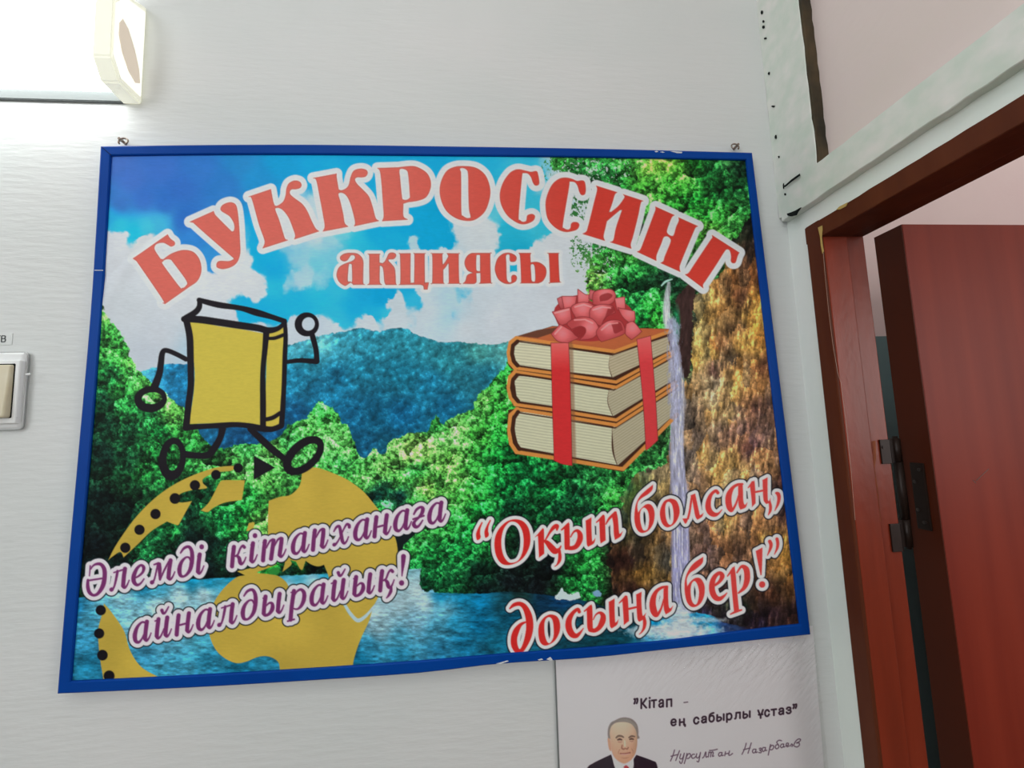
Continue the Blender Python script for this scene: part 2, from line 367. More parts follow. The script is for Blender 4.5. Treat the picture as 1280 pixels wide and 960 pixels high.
# ------------------------------------------------------------------ numpy painting helpers
def cr(pts, closed=False, sub=6):
    """Catmull-Rom through points; a 4th tuple entry 1 (or '*' flag) marks a sharp corner. Returns (n,k) array"""
    P = [np.array(p[:-1], float) for p in pts]; sharp = [p[-1] for p in pts]; n = len(P); out = []
    rng = range(n if closed else n - 1)
    for i in rng:
        a, b = P[i], P[(i + 1) % n]
        pa = P[i - 1] if (closed or i > 0) else a; pb = P[(i + 2) % n] if (closed or i + 2 < n) else b
        if sharp[i]: pa = a - (b - a) * .6
        if sharp[(i + 1) % n]: pb = b + (b - a) * .6
        if sharp[i] and sharp[(i + 1) % n]:
            out.append(a); continue
        t1 = (b - pa) * .5; t2 = (pb - a) * .5
        for k in range(sub):
            t = k / sub; t_2, t_3 = t * t, t * t * t
            out.append((2 * t_3 - 3 * t_2 + 1) * a + (t_3 - 2 * t_2 + t) * t1 + (-2 * t_3 + 3 * t_2) * b + (t_3 - t_2) * t2)
    if not closed: out.append(P[-1])
    return np.array(out)
def parse(s, org=(0, 0), sc_=1.0):
    """'x,y x,y* ...' -> smooth closed outline in photo pixels"""
    pts = []
    for tk in s.replace(';', ' ').split():
        c = tk.endswith('*'); x, y = tk.rstrip('*').split(',')
        pts.append((org[0] + float(x) / sc_, org[1] + float(y) / sc_, 1 if c else 0))
    return cr(pts, True)
def vnoise(x, y, seed):
    rg = np.random.RandomState(seed); n = 256; g = rg.rand(n, n)
    xi = np.floor(x).astype(int); yi = np.floor(y).astype(int); fx = x - xi; fy = y - yi
    fx = fx * fx * (3 - 2 * fx); fy = fy * fy * (3 - 2 * fy)
    x0, x1, y0, y1 = xi % n, (xi + 1) % n, yi % n, (yi + 1) % n
    return (g[y0, x0] * (1 - fx) + g[y0, x1] * fx) * (1 - fy) + (g[y1, x0] * (1 - fx) + g[y1, x1] * fx) * fy
def fbm(x, y, s, seed, octv=4, gain=.55, sx=1.0, sy=1.0):
    o = 0; a = 1; tot = 0; f = 1 / s
    for k in range(octv):
        o = o + a * vnoise(x * f / sx + 17.3 * k, y * f / sy + 5.1 * k, seed + k); tot += a; a *= gain; f *= 2.03
    return o / tot
def worley(x, y, s, seed, sx=1.0, sy=1.0):
    """rounded clumps: returns (upward-left lit shading, relative distance, random id)"""
    g = np.random.RandomState(seed); n = 128; jx, jy, idv = g.rand(n, n), g.rand(n, n), g.rand(n, n)
    u, v = x / (s * sx), y / (s * sy); iu, iv = np.floor(u).astype(int), np.floor(v).astype(int)
    best = np.full(x.shape, 9.0); dx = np.zeros(x.shape); dy = np.zeros(x.shape); ident = np.zeros(x.shape)
    for a in (-1, 0, 1):
        for b in (-1, 0, 1):
            cu, cv_ = (iu + a) % n, (iv + b) % n
            ex, ey = u - (iu + a + jx[cv_, cu]), v - (iv + b + jy[cv_, cu]); d = ex * ex + ey * ey; m = d < best
            best = np.where(m, d, best); dx = np.where(m, ex, dx); dy = np.where(m, ey, dy); ident = np.where(m, idv[cv_, cu], ident)
    return -dy * .85 - dx * .35, np.sqrt(best), ident
class Canvas:
    def __init__(s, X, Y):
        s.X, s.Y = X, Y; s.rgb = np.zeros(X.shape + (3,)); s.reset()
    def reset(s): s.F = np.full(s.X.shape, 99.0)
    def sub(s, x0, y0, x1, y1):
        m = (s.X > x0) & (s.X < x1) & (s.Y > y0) & (s.Y < y1)
        rows = np.where(m.any(1))[0]; cols = np.where(m.any(0))[0]
        if not len(rows): return None
        return (slice(rows[0], rows[-1] + 1), slice(cols[0], cols[-1] + 1))
    def sd(s, contours, mg=2.0):
        A = np.concatenate(contours); sl = s.sub(A[:, 0].min() - mg, A[:, 1].min() - mg, A[:, 0].max() + mg, A[:, 1].max() + mg)
        if sl is None: return None, None
        X, Y = s.X[sl], s.Y[sl]; d2 = np.full(X.shape, 1e9); ins = np.zeros(X.shape, bool)
        for c in contours:
            n = len(c)
            for i in range(n):
                ax, ay = c[i]; bx_, by_ = c[(i + 1) % n]; dx, dy = bx_ - ax, by_ - ay; l2 = dx * dx + dy * dy
                if l2 < 1e-12: continue
                t = np.clip(((X - ax) * dx + (Y - ay) * dy) / l2, 0, 1)
                d2 = np.minimum(d2, (X - ax - t * dx) ** 2 + (Y - ay - t * dy) ** 2)
                if ay != by_:
                    ins ^= ((ay > Y) != (by_ > Y)) & (X < dx * (Y - ay) / dy + ax)
        d = np.sqrt(d2); return sl, np.where(ins, -d, d)
    def add(s, contours, mg):
        sl, d = s.sd(contours, mg)
        if sl is not None: s.F[sl] = np.minimum(s.F[sl], d)
    def add_stroke(s, pts, mg=2.0, sub=5):
        """pts (x, y, r) -> tapered round stroke into the distance field"""
        q = cr([tuple(p) + (0,) for p in pts], False, sub) if len(pts) > 2 else np.array(pts, float)
        r = q[:, 2].max() + mg
        sl = s.sub(q[:, 0].min() - r, q[:, 1].min() - r, q[:, 0].max() + r, q[:, 1].max() + r)
        if sl is None: return
        X, Y = s.X[sl], s.Y[sl]; f = s.F[sl]
        for a, b in zip(q[:-1], q[1:]):
            dx, dy = b[0] - a[0], b[1] - a[1]; l2 = dx * dx + dy * dy + 1e-9
            t = np.clip(((X - a[0]) * dx + (Y - a[1]) * dy) / l2, 0, 1)
            f = np.minimum(f, np.hypot(X - a[0] - t * dx, Y - a[1] - t * dy) - (a[2] + t * (b[2] - a[2])))
        s.F[sl] = f
    def paint(s, col, grow=0.0, aa=.9, alpha=1.0, sl=None, F=None):
        F = s.F if F is None else F
        sl = sl or (slice(None), slice(None))
        cov = (np.clip(.5 - (F - grow) / aa, 0, 1) * alpha)[..., None]
        col = np.asarray(col, float)
        s.rgb[sl] = s.rgb[sl] * (1 - cov) + (col if col.ndim == 1 else col) * cov
    def poly(s, contours, col, grow=0.0, aa=.9, alpha=1.0):
        if isinstance(contours, np.ndarray): contours = [contours]
        sl, d = s.sd(contours, 2 + max(grow, 0) + aa)
        if sl is None: return
        if callable(col): col = col(s.X[sl], s.Y[sl])
        s.paint(col, grow, aa, alpha, sl, d)
    def stroke(s, pts, col, aa=.9, alpha=1.0, sub=5):
        s.reset(); s.add_stroke(pts, 2 + aa, sub); s.paint(col, 0, aa, alpha); s.reset()
def idw(X, Y, pts, power=3.0, soft=30.0):
    num = np.zeros(X.shape + (3,)); den = np.zeros(X.shape)
    for x, y, c in pts:
        w_ = 1.0 / ((X - x) ** 2 + (Y - y) ** 2 + soft) ** (power / 2)
        num += w_[..., None] * np.array(c, float); den += w_
    return num / den[..., None]
def parse_pts(s):
    out = []
    for ln in s.split():
        v = [float(q) for q in ln.split(',')]; out.append((v[0], v[1], v[2:5]))
    return out
def edge_curve(pts, n):
    """resample a poly-curve of photo pixels to n points (smooth)"""
    q = cr([tuple(p) + (0,) for p in pts], False, 24); d = np.r_[0, np.cumsum(np.hypot(*np.diff(q, axis=0).T))]
    t = np.linspace(0, d[-1], n); return np.stack([np.interp(t, d, q[:, 0]), np.interp(t, d, q[:, 1])], -1)
def painted_sheet(name, X, Y, rgb, plane_y, m, parent, illum=.60, zoff=None):
    """grid mesh standing on the plane y = plane_y, with one colour per vertex"""
    H, W = X.shape; Dv = rays(X, Y); P = Dv * (plane_y / Dv[..., 1])[..., None]
    if zoff is not None: P[..., 1] += zoff
    me = bpy.data.meshes.new(name); nf = (H - 1) * (W - 1)
    me.vertices.add(H * W); me.vertices.foreach_set('co', P.reshape(-1).astype(np.float32))
    idx = np.arange(H * W).reshape(H, W)
    q = np.stack([idx[:-1, :-1], idx[1:, :-1], idx[1:, 1:], idx[:-1, 1:]], -1).reshape(-1)
    me.loops.add(nf * 4); me.loops.foreach_set('vertex_index', q.astype(np.int32))
    me.polygons.add(nf); me.polygons.foreach_set('loop_start', np.arange(0, nf * 4, 4, dtype=np.int32))
    me.update(calc_edges=True)
    at = me.color_attributes.new('Col', 'FLOAT_COLOR', 'POINT')
    c = np.ones((H * W, 4), np.float32); c[:, :3] = np.clip(lin(np.clip(rgb, 0, 255)).reshape(-1, 3) / illum, 0, .93)
    at.data.foreach_set('color', c.reshape(-1))
    o = bpy.data.objects.new(name, me); me.materials.append(m); C.objects.link(o)
    if parent: o.parent = parent
    return o

# ------------------------------------------------------------------ the banner
oT = [(126, 183), (260, 181.2), (400, 181), (560, 183), (720, 185.5), (830, 188), (940, 191)]
iT = [(138.5, 194.5), (260, 193), (400, 193), (560, 194.5), (700, 196), (820, 198), (932.5, 200)]
oB = [(72, 867), (226, 860), (380, 851), (525, 841), (620, 830), (740, 822), (835, 811.5), (1013, 793)]
iB = [(88.5, 851.6), (226, 845), (380, 836), (525, 826), (620, 818), (740, 809), (850, 798.7), (905, 791), (999.5, 780)]
oL = [(126, 183), (114.5, 375), (98.5, 560), (86, 700), (72, 867)]
iL = [(138.5, 194.5), (128, 370), (112.5, 570), (101, 700), (88.5, 851.6)]
oR = [(940, 191), (965.3, 400), (990, 600), (1013, 793)]
iR = [(932.5, 200), (954.5, 400), (978, 600), (999.5, 780)]
banner = tag(empty('banner'), 'large landscape-printed banner in a blue frame hanging on the pale wall', 'banner')
YF = D - .0165; YP = D - .0135
def strip(o_, i_, n=24):
    a, b = edge_curve(o_, n), edge_curve(i_, n); bm = bmesh.new(); R_ = []
    for k in range(n):
        mid = a[k] * .5 + b[k] * .5
        sec = [onY(*a[k], D - .004), onY(*a[k], YF + .001), onY(*(a[k] * .93 + b[k] * .07), YF), onY(*(a[k] * .15 + b[k] * .85), YF), onY(*b[k], YF + .0012), onY(*b[k], D - .004)]
        # straight sides: keep the back points directly behind the front ones
        sec[0] = np.array([sec[1][0], D - .004, sec[1][2]]); sec[5] = np.array([sec[4][0], D - .004, sec[4][2]])
        R_.append([bm.verts.new(Vector(p)) for p in sec])
    for A, B in zip(R_, R_[1:]):
        for k in range(6): bm.faces.new((A[k], A[(k + 1) % 6], B[(k + 1) % 6], B[k]))
    bm.faces.new(R_[0]); bm.faces.new(R_[-1][::-1]); bmesh.ops.recalc_face_normals(bm, faces=bm.faces[:])
    return bm
for a, b in ((oT, iT), (oB, iB), (oL, iL), (oR, iR)):
    obj('frame_strip', strip(a, b), m_blue, banner)
def fchip(poly, m=m_whitechip, name='scuff'):
    obj(name, prism([onY(x, y, YF - .0001) for x, y in poly], (0, -.0002, 0)), m, banner)
fchip([(838, 189.3), (842, 188.9), (849, 189.6), (853, 189.9), (852, 191.6), (846, 191.4), (843, 190.4)])
fchip([(818, 189.2), (821, 188.6), (823, 189.8), (820, 190.4)]); fchip([(825, 190), (828, 189.4), (831, 190.6), (828, 191)])
fchip([(118.2, 337.5), (129, 337.6), (129, 338.3), (118, 338.2)])
fchip([(620, 829.5), (634, 825.5), (636, 826.4), (626, 829.8)]); fchip([(683, 824), (688, 821), (691, 825), (688, 825.8)])
fchip([(672, 824.5), (677, 823), (679, 824.5), (674, 825.6)])
obj('frame_joint', prism([onY(x, y, YF - .0001) for x, y in [(126.5, 183.6), (127.3, 183.4), (139, 193.6), (138.4, 194.3)]], (0, -.00015, 0)), m_crack, banner)

NW, NH = 1190, 860
def coons(T, B, Lf, Rt, nw, nh):
    T, B, Lf, Rt = edge_curve(T, nw), edge_curve(B, nw), edge_curve(Lf, nh), edge_curve(Rt, nh)
    u = np.linspace(0, 1, nw)[None, :, None]; v = np.linspace(0, 1, nh)[:, None, None]
    P = (1 - v) * T[None] + v * B[None] + (1 - u) * Lf[:, None] + u * Rt[:, None] \
        - ((1 - u) * (1 - v) * T[0] + u * (1 - v) * T[-1] + (1 - u) * v * B[0] + u * v * B[-1])
    return P[..., 0], P[..., 1]
def push(c, dx, dy): return [(x + dx, y + dy) for x, y in c]
X, Y = coons(push(iT, 0, -1), push(iB, 0, 1), push(iL, -1, 0), push(iR, 1, 0), NW, NH)
cv = Canvas(X, Y)
# --- sky
SKY = parse_pts('''145,200,80,102,176 165,225,72,100,176 200,212,66,100,178 225,235,56,98,176 180,250,60,98,176 250,212,56,106,180 280,230,48,108,178 300,205,44,122,182 320,222,34,128,186 150,255,66,104,176 205,255,52,98,176 230,275,48,98,176 240,300,52,118,190 262,322,52,128,192
138,272,40,150,208 150,280,50,170,215 168,290,25,165,210 182,284,70,170,205 200,278,70,160,200 350,200,22,142,194 400,196,20,150,202 450,200,16,150,204 540,200,14,150,200 600,205,35,158,198 660,203,55,165,198 672,212,75,172,202
335,290,10,148,200 330,320,12,152,202 345,340,20,152,202 345,360,40,165,205 305,385,20,155,208 325,392,20,155,208 345,388,25,158,206 375,378,30,160,206 400,372,40,165,208 420,360,50,165,205 455,368,22,150,198 475,372,8,146,196 486,372,8,146,196 440,385,26,155,202 425,398,50,165,205 465,395,30,158,205 485,392,60,170,205
370,300,140,180,200 380,285,180,192,200 400,290,168,190,203 372,320,120,180,202 400,325,90,175,200 410,300,120,182,200 430,290,90,178,200 445,300,40,165,202 380,345,150,185,200 400,350,110,180,202 360,355,120,180,202
470,290,14,152,200 510,285,4,148,196 545,278,2,146,192 555,300,2,146,192 530,305,5,148,195 514,303,150,186,200 520,312,160,188,200 500,305,20,155,200
575,285,180,190,196 600,282,184,190,194 560,315,160,186,198 590,300,182,190,195 610,295,180,190,195 620,268,90,175,200 640,262,50,165,195 635,285,38,160,190 645,300,32,155,186 650,312,20,150,184 655,290,40,160,190 662,280,90,178,195 680,275,50,165,192 676,283,60,168,192 700,285,182,190,196 690,300,184,190,195 670,318,182,190,195 718,300,184,188,194
150,300,186,190,196 140,330,184,188,194 180,300,186,190,194 200,330,182,188,194 160,380,178,184,190 200,420,176,182,190 240,440,150,176,192 190,445,170,178,188 230,380,184,188,194 290,350,188,192,197 310,350,188,192,196 318,368,184,190,196 280,400,182,188,196 320,415,176,186,196 370,415,176,186,196 400,408,170,184,196 300,300,100,170,200 250,350,188,192,197 300,330,186,192,197
420,412,176,188,198 460,405,178,188,196 490,398,178,188,196 500,375,176,188,196 495,385,174,188,196 530,365,174,188,196 540,390,178,187,195 512,366,20,150,196 516,371,60,165,200 560,372,150,184,200 575,368,110,176,202 583,378,130,180,200 568,392,120,176,202 560,396,140,182,200 600,372,178,188,196 620,400,180,187,195 580,410,182,188,194 640,410,178,186,194 650,370,180,188,196 700,360,180,186,194 720,400,176,184,190 730,340,178,186,190 725,320,176,186,192 690,215,150,188,196 682,205,110,182,200 700,205,178,186,190 720,215,180,188,188''')
wx = (fbm(X, Y, 22, 11, 4) - .5) * 34; wy = (fbm(X, Y, 22, 31, 4) - .5) * 34
fine = fbm(X, Y, 7, 43, 3, .6) - .5
blue = [p for p in SKY if p[2][0] < 100]; white = [p for p in SKY if p[2][0] >= 140]
cl = idw(X + wx * .55 + fine * 7, Y + wy * .55 + fine * 7, [(p[0], p[1], (min(max((p[2][0] - 45) / 125, 0), 1),) * 3) for p in SKY], 4.0, 22)[..., 0]
k_ = np.clip((cl + (fbm(X, Y, 12, 45, 3) - .5) * .25 - .30) / .42, 0, 1); soft_ = np.exp(-(((X - 392) / 45) ** 2 + ((Y - 310) / 40) ** 2))
k_ = (k_ * k_ * (3 - 2 * k_)) * (1 - soft_) + np.clip(cl * 1.1, 0, 1) * soft_
sky = idw(X, Y, blue, 4, 60) * np.array([.80, 1, 1]) * (1 - k_[..., None]) + idw(X, Y, white, 3, 200) * k_[..., None]
sky += (fbm(X, Y, 26, 41, 4)[..., None] - .5) * 10
cv.rgb[:] = sky
# --- blue wooded hills
HILL = parse_pts('''185,468,60,140,185 220,470,22,100,150 240,520,15,80,125 370,435,70,150,180 385,450,35,122,155 372,470,25,105,145 400,430,90,160,180 395,490,20,92,132 420,470,18,92,132 430,430,50,130,160 460,425,40,120,150 450,460,26,104,138 500,425,36,112,138 500,470,22,98,130 470,520,14,78,114 500,520,12,72,112 460,560,14,66,100 480,560,16,70,98 440,520,14,78,118 540,430,40,118,142 560,450,36,108,128 540,480,20,88,122 560,510,16,80,118 600,440,66,136,142 630,440,80,150,160 590,470,30,95,120 610,470,24,90,118 300,545,14,66,112 340,545,14,66,112 370,520,14,72,118 265,530,16,72,110''')
hill = idw(X, Y, HILL, 3, 60)
t1 = fbm(X + Y * .4, Y - X * .3, 6.5, 51, 4, .62); t2 = fbm(X + Y, Y - X, 34, 61, 3)
hl = (.52 + .95 * t1) * (.80 + .45 * t2)
hw = worley(X + (t2 - .5) * 20, Y + (t1 - .5) * 8, 7, 421); hl = hl * (1 + .16 * (hw[0] - .1)); hill = hill * np.array([1.0, 1.06, 1.0])
hillc = hill * hl[..., None] + np.clip(t1 - .62, 0, 1)[..., None] * np.array([70, 130, 120])
rag = (fbm(X, Y, 5, 71, 3) - .5)
def rough_poly(s, amp, col, seed=71, sc_=5, closed_px=True, grow=0, aa=1.2):
    c = parse(s); sl, d = cv.sd([c], amp + 4)
    if sl is None: return
    d = d + (fbm(X[sl], Y[sl], sc_, seed, 3) - .5) * 2 * amp
    cc = col[sl] if isinstance(col, np.ndarray) and col.ndim == 3 else np.array(col, float)
    cv.paint(cc, grow, aa, 1.0, sl, d)
rough_poly('165,474* 177,465 207,456 230,455 300,446 357,432 400,420 425,415 450,411 475,414 500,409 512,413 525,420 550,427 580,428 612,431 640,428 680,440* 680,620* 165,620*', 2.2, hillc)
# --- vegetation and rock colours
LAND = parse_pts('''130,395,88,150,66 128,420,60,130,60 145,425,70,150,70 150,440,60,140,60 168,455,96,168,72 160,470,70,150,70 140,470,30,100,55 150,490,40,110,50 130,500,14,50,34 160,505,30,90,45 130,530,12,38,28 180,490,80,150,70 205,500,110,170,80 185,515,30,100,55 215,515,100,160,75 230,540,50,130,60 200,540,20,90,45 160,545,16,55,35 130,570,10,30,26 160,575,16,52,34 200,570,30,100,48 165,610,16,48,30 180,590,26,84,40 125,630,8,22,22 150,640,8,24,22 120,680,8,14,18 150,690,10,20,20 240,570,40,112,52 270,560,40,110,52 255,580,60,130,62 290,575,80,150,75 300,595,95,165,80 310,560,60,140,70 340,560,110,175,85 360,550,70,160,80 385,525,90,178,80 398,520,60,160,70 400,545,90,175,80 425,525,80,170,75 420,545,110,190,95 435,560,90,170,80 430,580,50,120,60 445,590,60,130,60 455,600,90,160,75 480,585,120,185,90 495,560,120,185,90 515,560,150,190,95 530,565,140,188,92 545,535,60,150,70 555,550,110,178,88 575,535,120,180,90 560,580,120,180,82 520,590,60,150,70 500,600,70,140,60 535,610,130,180,80 480,612,20,70,55 500,620,10,40,45 470,620,12,50,50 520,630,70,150,70 550,630,110,180,85 545,600,90,165,75 590,520,90,175,80 605,500,110,185,85 620,480,60,140,60 635,470,50,140,60 620,510,60,160,62 600,545,70,160,62 625,540,40,140,55 570,600,110,178,80 595,590,60,150,62 580,620,70,155,65 600,640,30,130,58 560,650,50,145,65 590,665,30,130,58 575,690,26,110,55 545,690,30,120,60 540,715,22,90,50 530,725,14,60,40 560,725,14,60,36 600,720,10,34,26 600,610,40,130,55 620,580,26,120,52 640,560,14,90,44 650,590,14,84,44 630,610,16,100,50 640,640,12,60,38 665,600,16,90,48 690,610,18,96,48 700,640,12,50,32 720,620,14,60,38 740,610,40,110,60 730,650,16,60,34 750,640,46,130,60 765,630,60,140,60 735,640,14,50,34 660,680,14,30,26 690,710,12,16,20 640,725,12,16,20 670,735,10,12,16 610,745,8,16,18 720,690,32,110,52 740,700,40,130,58 725,730,30,110,52 745,740,28,96,46 760,700,40,60,36 770,680,26,24,22 775,720,34,24,20 760,750,28,26,20 520,660,60,150,70 510,690,50,140,62 500,660,14,40,40 495,700,12,60,40 510,710,24,100,50 480,640,40,120,55
230,640,12,44,34 215,660,20,80,42 195,670,16,60,36 180,690,20,72,42 210,690,14,50,34 240,670,10,26,26 265,680,10,30,28 255,710,8,16,20 230,700,10,24,24 280,650,16,90,48 300,640,24,110,50 310,620,40,130,58 325,600,90,160,75 300,660,40,130,58 325,650,90,150,70 330,670,130,170,85 290,690,14,60,38 320,700,20,80,45 340,705,40,140,50 360,712,12,36,30 390,710,10,24,24 372,702,30,110,50 300,715,10,18,22 285,610,30,110,50 260,610,16,60,38 240,620,14,60,36
700,203,60,140,62 715,212,40,120,55 740,205,50,125,58 760,215,36,100,50 780,205,60,135,60 735,225,26,80,40 770,235,40,120,52 800,200,90,160,66 815,210,120,165,62 835,205,120,165,60 850,215,90,160,58 810,235,80,160,60 840,235,70,160,56 870,205,40,120,48 890,215,26,80,40 910,205,24,50,30 925,210,14,34,24 900,240,30,100,48 925,235,24,70,38 930,255,50,120,60 865,250,40,145,55 845,260,60,155,58 880,270,50,150,58 905,270,60,150,60 895,290,90,150,60 915,283,50,110,50 880,285,90,150,60
750,305,40,110,52 770,310,60,135,60 790,315,70,150,62 810,330,30,90,45 755,330,70,140,62 745,350,120,170,78 742,365,110,160,75 765,345,60,145,66 780,360,30,100,50 800,360,14,60,34 790,380,24,100,50 790,340,36,110,52 820,350,24,60,38 815,380,50,150,60 818,400,60,160,60 830,345,20,40,32 848,355,22,60,40 860,345,30,30,30 858,370,30,60,38 850,390,24,70,44 860,400,50,40,38 862,430,56,40,40 855,450,44,60,40 850,470,50,70,44 862,480,90,70,56 805,400,26,110,52 800,420,20,80,44''')
ROCK = parse_pts('''925,300,26,34,26 938,285,22,26,22 935,310,44,34,30 915,315,70,52,34 930,330,84,54,34 945,345,96,62,38 900,335,120,92,54 915,350,116,78,46 900,360,140,104,64 880,370,150,128,80 930,370,90,58,38 950,370,150,108,52 955,395,186,140,64 940,400,150,110,52 925,410,110,80,50 905,390,130,96,56 890,400,140,112,66 875,400,150,130,78 878,425,160,140,86 870,450,140,118,68 890,440,130,110,66 905,430,124,84,52 895,465,96,66,54 915,450,100,80,58 935,430,170,130,66 950,430,140,100,50 955,455,90,60,44 930,470,150,114,68 945,485,130,96,62 915,485,176,146,90 900,490,150,120,80 885,480,206,176,130 884,495,190,160,110 870,490,120,98,70 870,515,110,88,66 895,515,150,118,72 915,520,140,112,70 935,510,120,90,66 948,510,80,56,52 940,535,100,74,66 960,520,110,80,62 920,540,120,92,82 905,550,126,98,80 885,545,130,104,74 870,545,104,84,66 860,570,100,84,70 880,570,150,120,74 895,575,160,128,80 915,575,150,124,78 940,560,84,58,58 955,575,130,100,72 968,560,120,88,64 930,590,160,128,84 905,595,170,142,90 960,600,140,108,80 975,600,70,44,40 870,600,110,90,74 868,630,118,96,84 890,660,116,84,66 905,655,150,122,74 935,650,130,96,70 960,650,130,96,66 975,640,70,48,44 860,670,120,96,78 875,690,104,78,68 890,710,110,84,70 900,690,120,86,62 920,690,90,66,52 940,680,110,80,56 960,680,160,124,60 985,690,160,120,56 985,710,130,92,46 965,705,110,80,46 940,715,84,58,46 920,730,70,46,42 900,740,60,40,40 880,745,44,34,32 960,740,70,44,34 985,740,70,48,30 990,765,40,26,26 960,770,34,22,26 930,770,30,20,24 900,770,26,20,30 940,750,44,34,30 900,765,40,38,34 925,760,26,50,34 880,770,36,34,54 950,785,30,22,34
845,500,96,84,72 855,520,110,92,74 800,590,90,96,60 815,580,120,104,76 830,590,120,104,74 785,610,40,80,50 800,615,60,84,46 825,615,130,108,66 835,640,96,80,60 790,640,50,60,40 810,655,90,72,40 830,665,110,86,60 780,665,40,40,28 800,690,60,46,32 820,690,90,74,50 840,700,90,84,70 815,720,110,84,42 800,715,90,66,32 790,740,40,24,20 815,750,50,32,24 835,735,96,80,56 775,700,34,20,18 780,760,24,16,18''')
v1 = fbm(X, Y, 9, 81, 2); v2 = fbm(X, Y, 3.6, 91, 3, .7); v3 = fbm(X, Y, 24, 101, 2)
f = np.clip((v2 - .5) * 2.7 + .5, 0, 1.2) * .62 + v1 * .38
land = idw(X + (v1 - .5) * 12, Y + (v3 - .5) * 14, LAND, 3.4, 30)
mask_dark = np.clip((v1 - .45) * 3, 0, 1)
w1 = worley(X + (v1 - .5) * 14, Y + (v3 - .5) * 14, 21, 401, .85, 1.15); w2 = worley(X + (v2 - .5) * 8, Y + (v1 - .5) * 8, 8.5, 403, .9, 1.0); w3 = worley(X, Y, 3.6, 405)
shade = 1 + .55 * (w1[0] - .35 * w1[1]) + .24 * (w2[0] - .30 * w2[1]) + .10 * (w3[0] - .2) + (w1[2] - .5) * .40 + (w2[2] - .5) * .30
landc = land * (.22 + 1.60 * f)[..., None] * np.clip(shade, .12, 2.0)[..., None] * (.86 + .38 * v3)[..., None]
hi = np.clip(v2 * shade - .62, 0, 1)[..., None] * 1.5 * np.clip(land[..., 1:2] / 130, 0, 1)
landc = (landc + hi * np.array([92, 92, 46])) * np.array([.92, 1.10, 1.0])
r1 = fbm(X + Y * .1, Y, 5.0, 111, 4, .62, sx=.8, sy=2.6); r2 = fbm(X, Y, 22, 121, 3); r3 = fbm(X, Y, 2.6, 131, 2)
rock = idw(X + (r2 - .5) * 26, Y + (r1 - .5) * 18, ROCK, 3.4, 30)
k1_ = worley(X + (r1 - .5) * 16, Y + (r2 - .5) * 20, 15, 411, .8, 1.7); k2_ = worley(X + (r1 - .5) * 8, Y + (r3 - .5) * 6, 6, 413, .9, 1.4)
rsh = np.clip(1.06 + .26 * (k1_[0] - .3 * k1_[1]) + .14 * (k2_[0] - .3 * k2_[1]) + (k1_[2] - .5) * .30 + (k2_[2] - .5) * .22, .25, 1.9)
rock = rock * (1 + (k1_[2] - .5)[..., None] * np.array([.10, -.02, -.28]))
rockc = rock * (.14 + 1.80 * r1)[..., None] * (.74 + .50 * r3)[..., None] * rsh[..., None] + np.clip(r1 - .62, 0, 1)[..., None] * np.array([150, 130, 80])
# left slope and mid valley woods
rough_poly('90,370* 126,376 131,392 146,410 156,428 166,452 178,468 205,490 225,508 240,520 252,545 270,560 300,556 330,553 352,545 360,533 375,525 387,518 396,502 404,505 412,508 422,516 427,528 434,530 440,548 448,566 458,572 468,562 480,568 486,555 500,545 514,540 530,540 540,530 545,516 553,530 562,524 576,518 592,508 600,490 608,486 622,468 632,458 640,450 700,440* 760,440* 860,600* 860,760* 560,760* 540,738* 526,738 524,712* 90,770*', 4.0, landc, seed=73, sc_=6)
# right-hand trees, cliff
rough_poly('693,190* 691,203 700,212 712,220 728,224 733,240 738,262 746,285 741,300 736,325 733,345 732,370 700,430* 700,600* 830,600* 880,440* 1010,300* 1010,180*', 7.0, landc, seed=74, sc_=5)
# sparse twigs on the white sky beside the trees
tw = fbm(X, Y, 3.2, 141, 3, .7); reg = np.exp(-(((X - 712) / 26) ** 2 + ((Y - 212) / 16) ** 2)) + np.exp(-(((X - 722) / 13) ** 2 + ((Y - 262) / 20) ** 2)) + np.exp(-(((X - 733) / 16) ** 2 + ((Y - 312) / 26) ** 2)) * .9
cv.paint(land * .9, 0, .06, 1.0, None, .64 - tw - .17 * np.clip(reg, 0, 1) + (reg < .15) * 2)
holes = fbm(X, Y, 2.8, 151, 3, .7); reg = np.exp(-(((X - 745) / 34) ** 2 + ((Y - 212) / 20) ** 2)) + .8 * np.exp(-(((X - 750) / 16) ** 2 + ((Y - 325) / 30) ** 2))
cv.paint((176, 186, 186), 0, .08, .9, None, .74 - holes - .13 * reg + (reg < .2) * 2)
rough_poly('915,300 925,292 940,270 960,262* 1012,262* 1012,800* 770,800* 765,740 760,700 770,670 778,640 782,610 800,590 825,585 838,560 845,500 850,470 862,480 865,440 868,400 866,375 880,362 897,345 905,330', 7, rockc, seed=75, sc_=8)
rough_poly('846,375 858,358 868,360 866,400 864,440 860,470 850,462 846,420', 3, np.clip(rockc * .0 + np.array([52, 36, 34]) * (.5 + r1[..., None]), 0, 255), seed=76)
